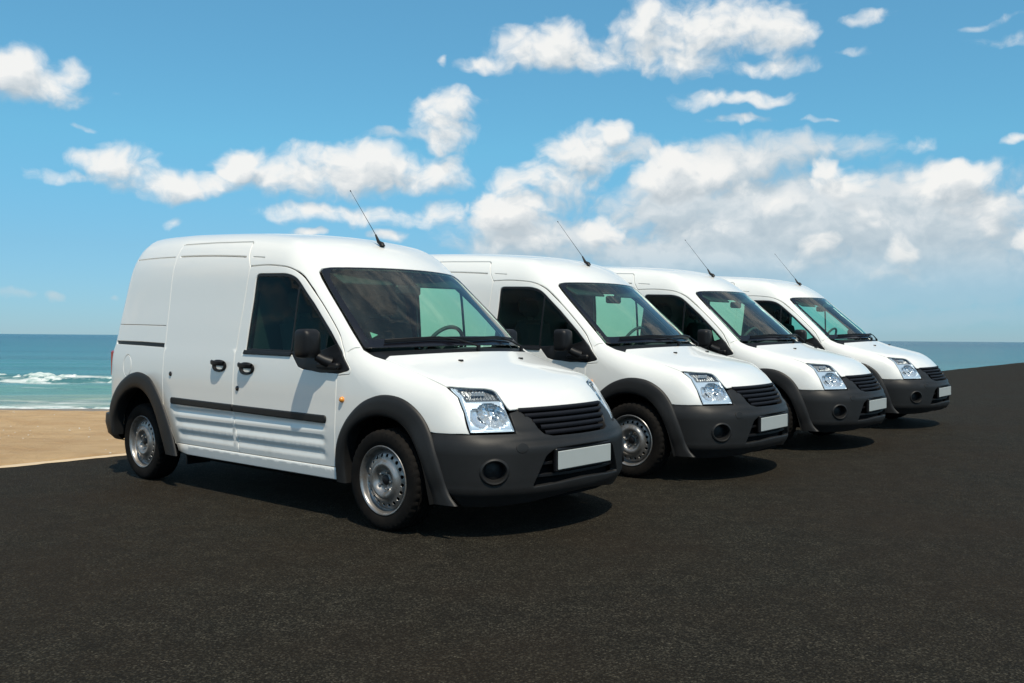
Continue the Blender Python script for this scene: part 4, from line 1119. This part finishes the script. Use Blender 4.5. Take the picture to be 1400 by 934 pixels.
    for side in (-1, 1):
        for xw in (0., -WB):
            rimo = link("wheel", np.array(rb_.V), rb_.F, RIM, root)
            rimo.data.set_sharp_from_angle(angle=math.radians(50))
            rimo.location = (xw, side*.762, .3015)
            if side > 0: rimo.rotation_euler = (0, 0, math.pi)
            rimo.rotation_euler[1] = {(-1, 0.): .1, (-1, -WB): .45, (1, 0.): .2, (1, -WB): 0}[(side, xw)]
            ty = link("tyre", Vt, Ft, TYRE, rimo); ty.data.set_sharp_from_angle(angle=math.radians(30))
            ty.rotation_euler[1] = -rimo.rotation_euler[1] if side < 0 else rimo.rotation_euler[1]*-1
            dp.build("wheel_disc", RIM, rimo)
            drum = MB().lathe([(.0, -.015), (.12, -.015), (.165, -.010), (.17, .06)], 36); drum.build("brake_drum", VOID, rimo)
            hc = MB().lathe([(.0, -.072), (.018, -.072), (.026, -.068), (.031, -.062), (.031, -.03)], 24); hc.build("hub_cap", BLACK, rimo)
            for q in np.linspace(0, 2*math.pi, 6)[:-1]:
                c = (.051*math.cos(q), -.060, .051*math.sin(q))
                MB().lathe([(.0, -.018), (.006, -.018), (.009, -.013), (.0095, .004)], 6, ctr=c).build("wheel_bolt", STEEL, rimo)
    # ---------------- cab interior
    xs_ = np.linspace(-.74, .74, 25)
    prof_d = [(-.10, .965), (-.22, 1.010), (-.36, 1.030), (-.50, 1.028), (-.58, 1.010), (-.62, .95), (-.60, .80), (-.55, .60)]
    dsh = np.array([[(x-.25*y*y*(1 if i < 3 else .3), y, z+(.045*math.exp(-((y-.38)/.22)**2) if 2 <= i <= 4 else 0)) for i, (x, z) in enumerate(prof_d)] for y in xs_])
    MB().grid(dsh, flip=True).build("dashboard", CABIN, root, angle=60)
    bkp = [(y, z) for y, z in ((.70, .35), (.76, .60), (.76, 1.0), (.70, 1.40), (.655, 1.60), (.58, 1.75), (.40, 1.83))]; bkp = bkp+[(-y, z) for y, z in bkp[::-1]]; nb_ = len(bkp)
    MB().add([(x, y, z) for x in (-1.52, -1.50) for y, z in bkp], [tuple(range(nb_))[::-1], tuple(range(nb_, 2*nb_))]+[(k, (k+1) % nb_, nb_+(k+1) % nb_, nb_+k) for k in range(nb_)]).build("bulkhead", BULK, root)
    MB().box((-1.50, -.74, .34), (-.45, .74, .38), .004).build("cab_floor", VOID, root)
    for s in (-1, 1):
        y = .38*s
        st_ = MB().box((-1.24, y-.24, .62), (-.78, y+.24, .78), .05)
        mt_ = Matrix.Translation((-1.24, y, .74)) @ Matrix.Rotation(math.radians(-14), 4, 'Y')
        st_.box((-.07, -.23, 0), (.07, .23, .56), .05, mt_)
        so = st_.build("seat", CLOTH, root, angle=40)
        mt2 = Matrix.Translation((-1.24, y, .74)) @ Matrix.Rotation(math.radians(-14), 4, 'Y')
        MB().box((-.05, -.13, .60), (.05, .13, .78), .04, mt2).tube([(-1.38, y-.05, 1.27), (-1.40, y-.05, 1.36)], .007, 6).tube([(-1.38, y+.05, 1.27), (-1.40, y+.05, 1.36)], .007, 6).build("headrest", CLOTH, so)
    mw = Matrix.Translation((-.735, .38, 1.055)) @ Matrix.Rotation(math.radians(-62), 4, 'Y')
    ringp = [mw @ Vector((.185*math.cos(q), .185*math.sin(q), 0)) for q in np.linspace(0, 2*math.pi, 41)]
    sw = MB().tube(ringp, .015, 8, cap=False)
    for q in (0.3, math.pi-.3, -math.pi/2): sw.tube([mw @ Vector((0, 0, -.02)), mw @ Vector((.18*math.sin(q), .18*math.cos(q), 0))], [.022, .014], 8)
    sw.tube([mw @ Vector((0, 0, -.05)), mw @ Vector((0, 0, .0))], [.07, .06], 14); sw.tube([mw @ Vector((0, 0, -.25)), mw @ Vector((0, 0, -.04))], .03, 8)
    sw.build("steering_wheel", CABIN, root)
    rm = top_map(-.055)(np.array([(-.66, .0)]))[0]
    MB().box(rm+[-.06, -.12, -.085], rm+[-.03, .12, -.015], .015).tube([rm+[-.04, 0, -.04], rm+[.0, 0, .045]], .009, 8).build("interior_mirror", BLACK, root)
    for s in (-1, 1):
        mt_ = Matrix.Translation((-.90, .34*s, 1.60)) @ Matrix.Rotation(math.radians(28), 4, 'Y')
        MB().box((-.005, -.22, -.008), (.20, .22, .010), .006, mt_).build("sun_visor", BULK, root)
    return root
# ------------------------------------------------------------------ the row of vans
TM = Matrix(((1, 0, -UPD[0]*TILT), (0, 1, -UPD[1]*TILT), (UPD[0]*TILT, UPD[1]*TILT, 1))).to_4x4()
POSES = [(-.201, 6.148, -.718), (1.498, 8.171, -.679), (3.074, 10.005, -.683), (4.688, 11.993, -.681)]
LABELS = ["nearest white panel van, its whole flank and both near wheels in view",
          "second white panel van of the row, directly behind the nearest one",
          "third white panel van of the row, between the second and the farthest",
          "farthest white panel van, last of the row with open sea beyond its nose"]
def kids(o): return [c for c in bpy.data.objects if c.parent is o]
def copy_tree(o, parent=None, table=None):
    c = o.copy(); COL.objects.link(c); c.parent = parent
    for ch in table.get(o.name, []): copy_tree(ch, c, table)
    return c
van = make_van()
table = {}
for o in bpy.data.objects:
    if o.parent: table.setdefault(o.parent.name, []).append(o)
turn = [0, .6, 2.1, 1.3]
vans = [van] + [copy_tree(van, None, table) for _ in POSES[1:]]
for v, k in zip(vans[1:], turn[1:]):                                 # every van stopped with its wheels at another angle
    for r in kids(v):
        if r.name.split('.')[0] == 'wheel':
            r.rotation_euler[1] += k
            for ty in kids(r):
                if ty.name.split('.')[0] == 'tyre': ty.rotation_euler[1] -= k
for v, (x, y, t), lab in zip(vans, POSES, LABELS):
    v.matrix_world = Matrix.Translation((x, y, float(ground_z(x, y)))) @ TM @ Matrix.Rotation(t, 4, 'Z')
    tag(v, lab, "van", "white vans parked in a row")
# a small triangular sticker inside the near lower corner of the nearest van's screen
tri = top_map(-.006)(np.array([(-.352, -.648), (-.318, -.660), (-.315, -.612)]))
link("inspection_sticker", tri, [(0, 1, 2)], STICKER, van, smooth=False)
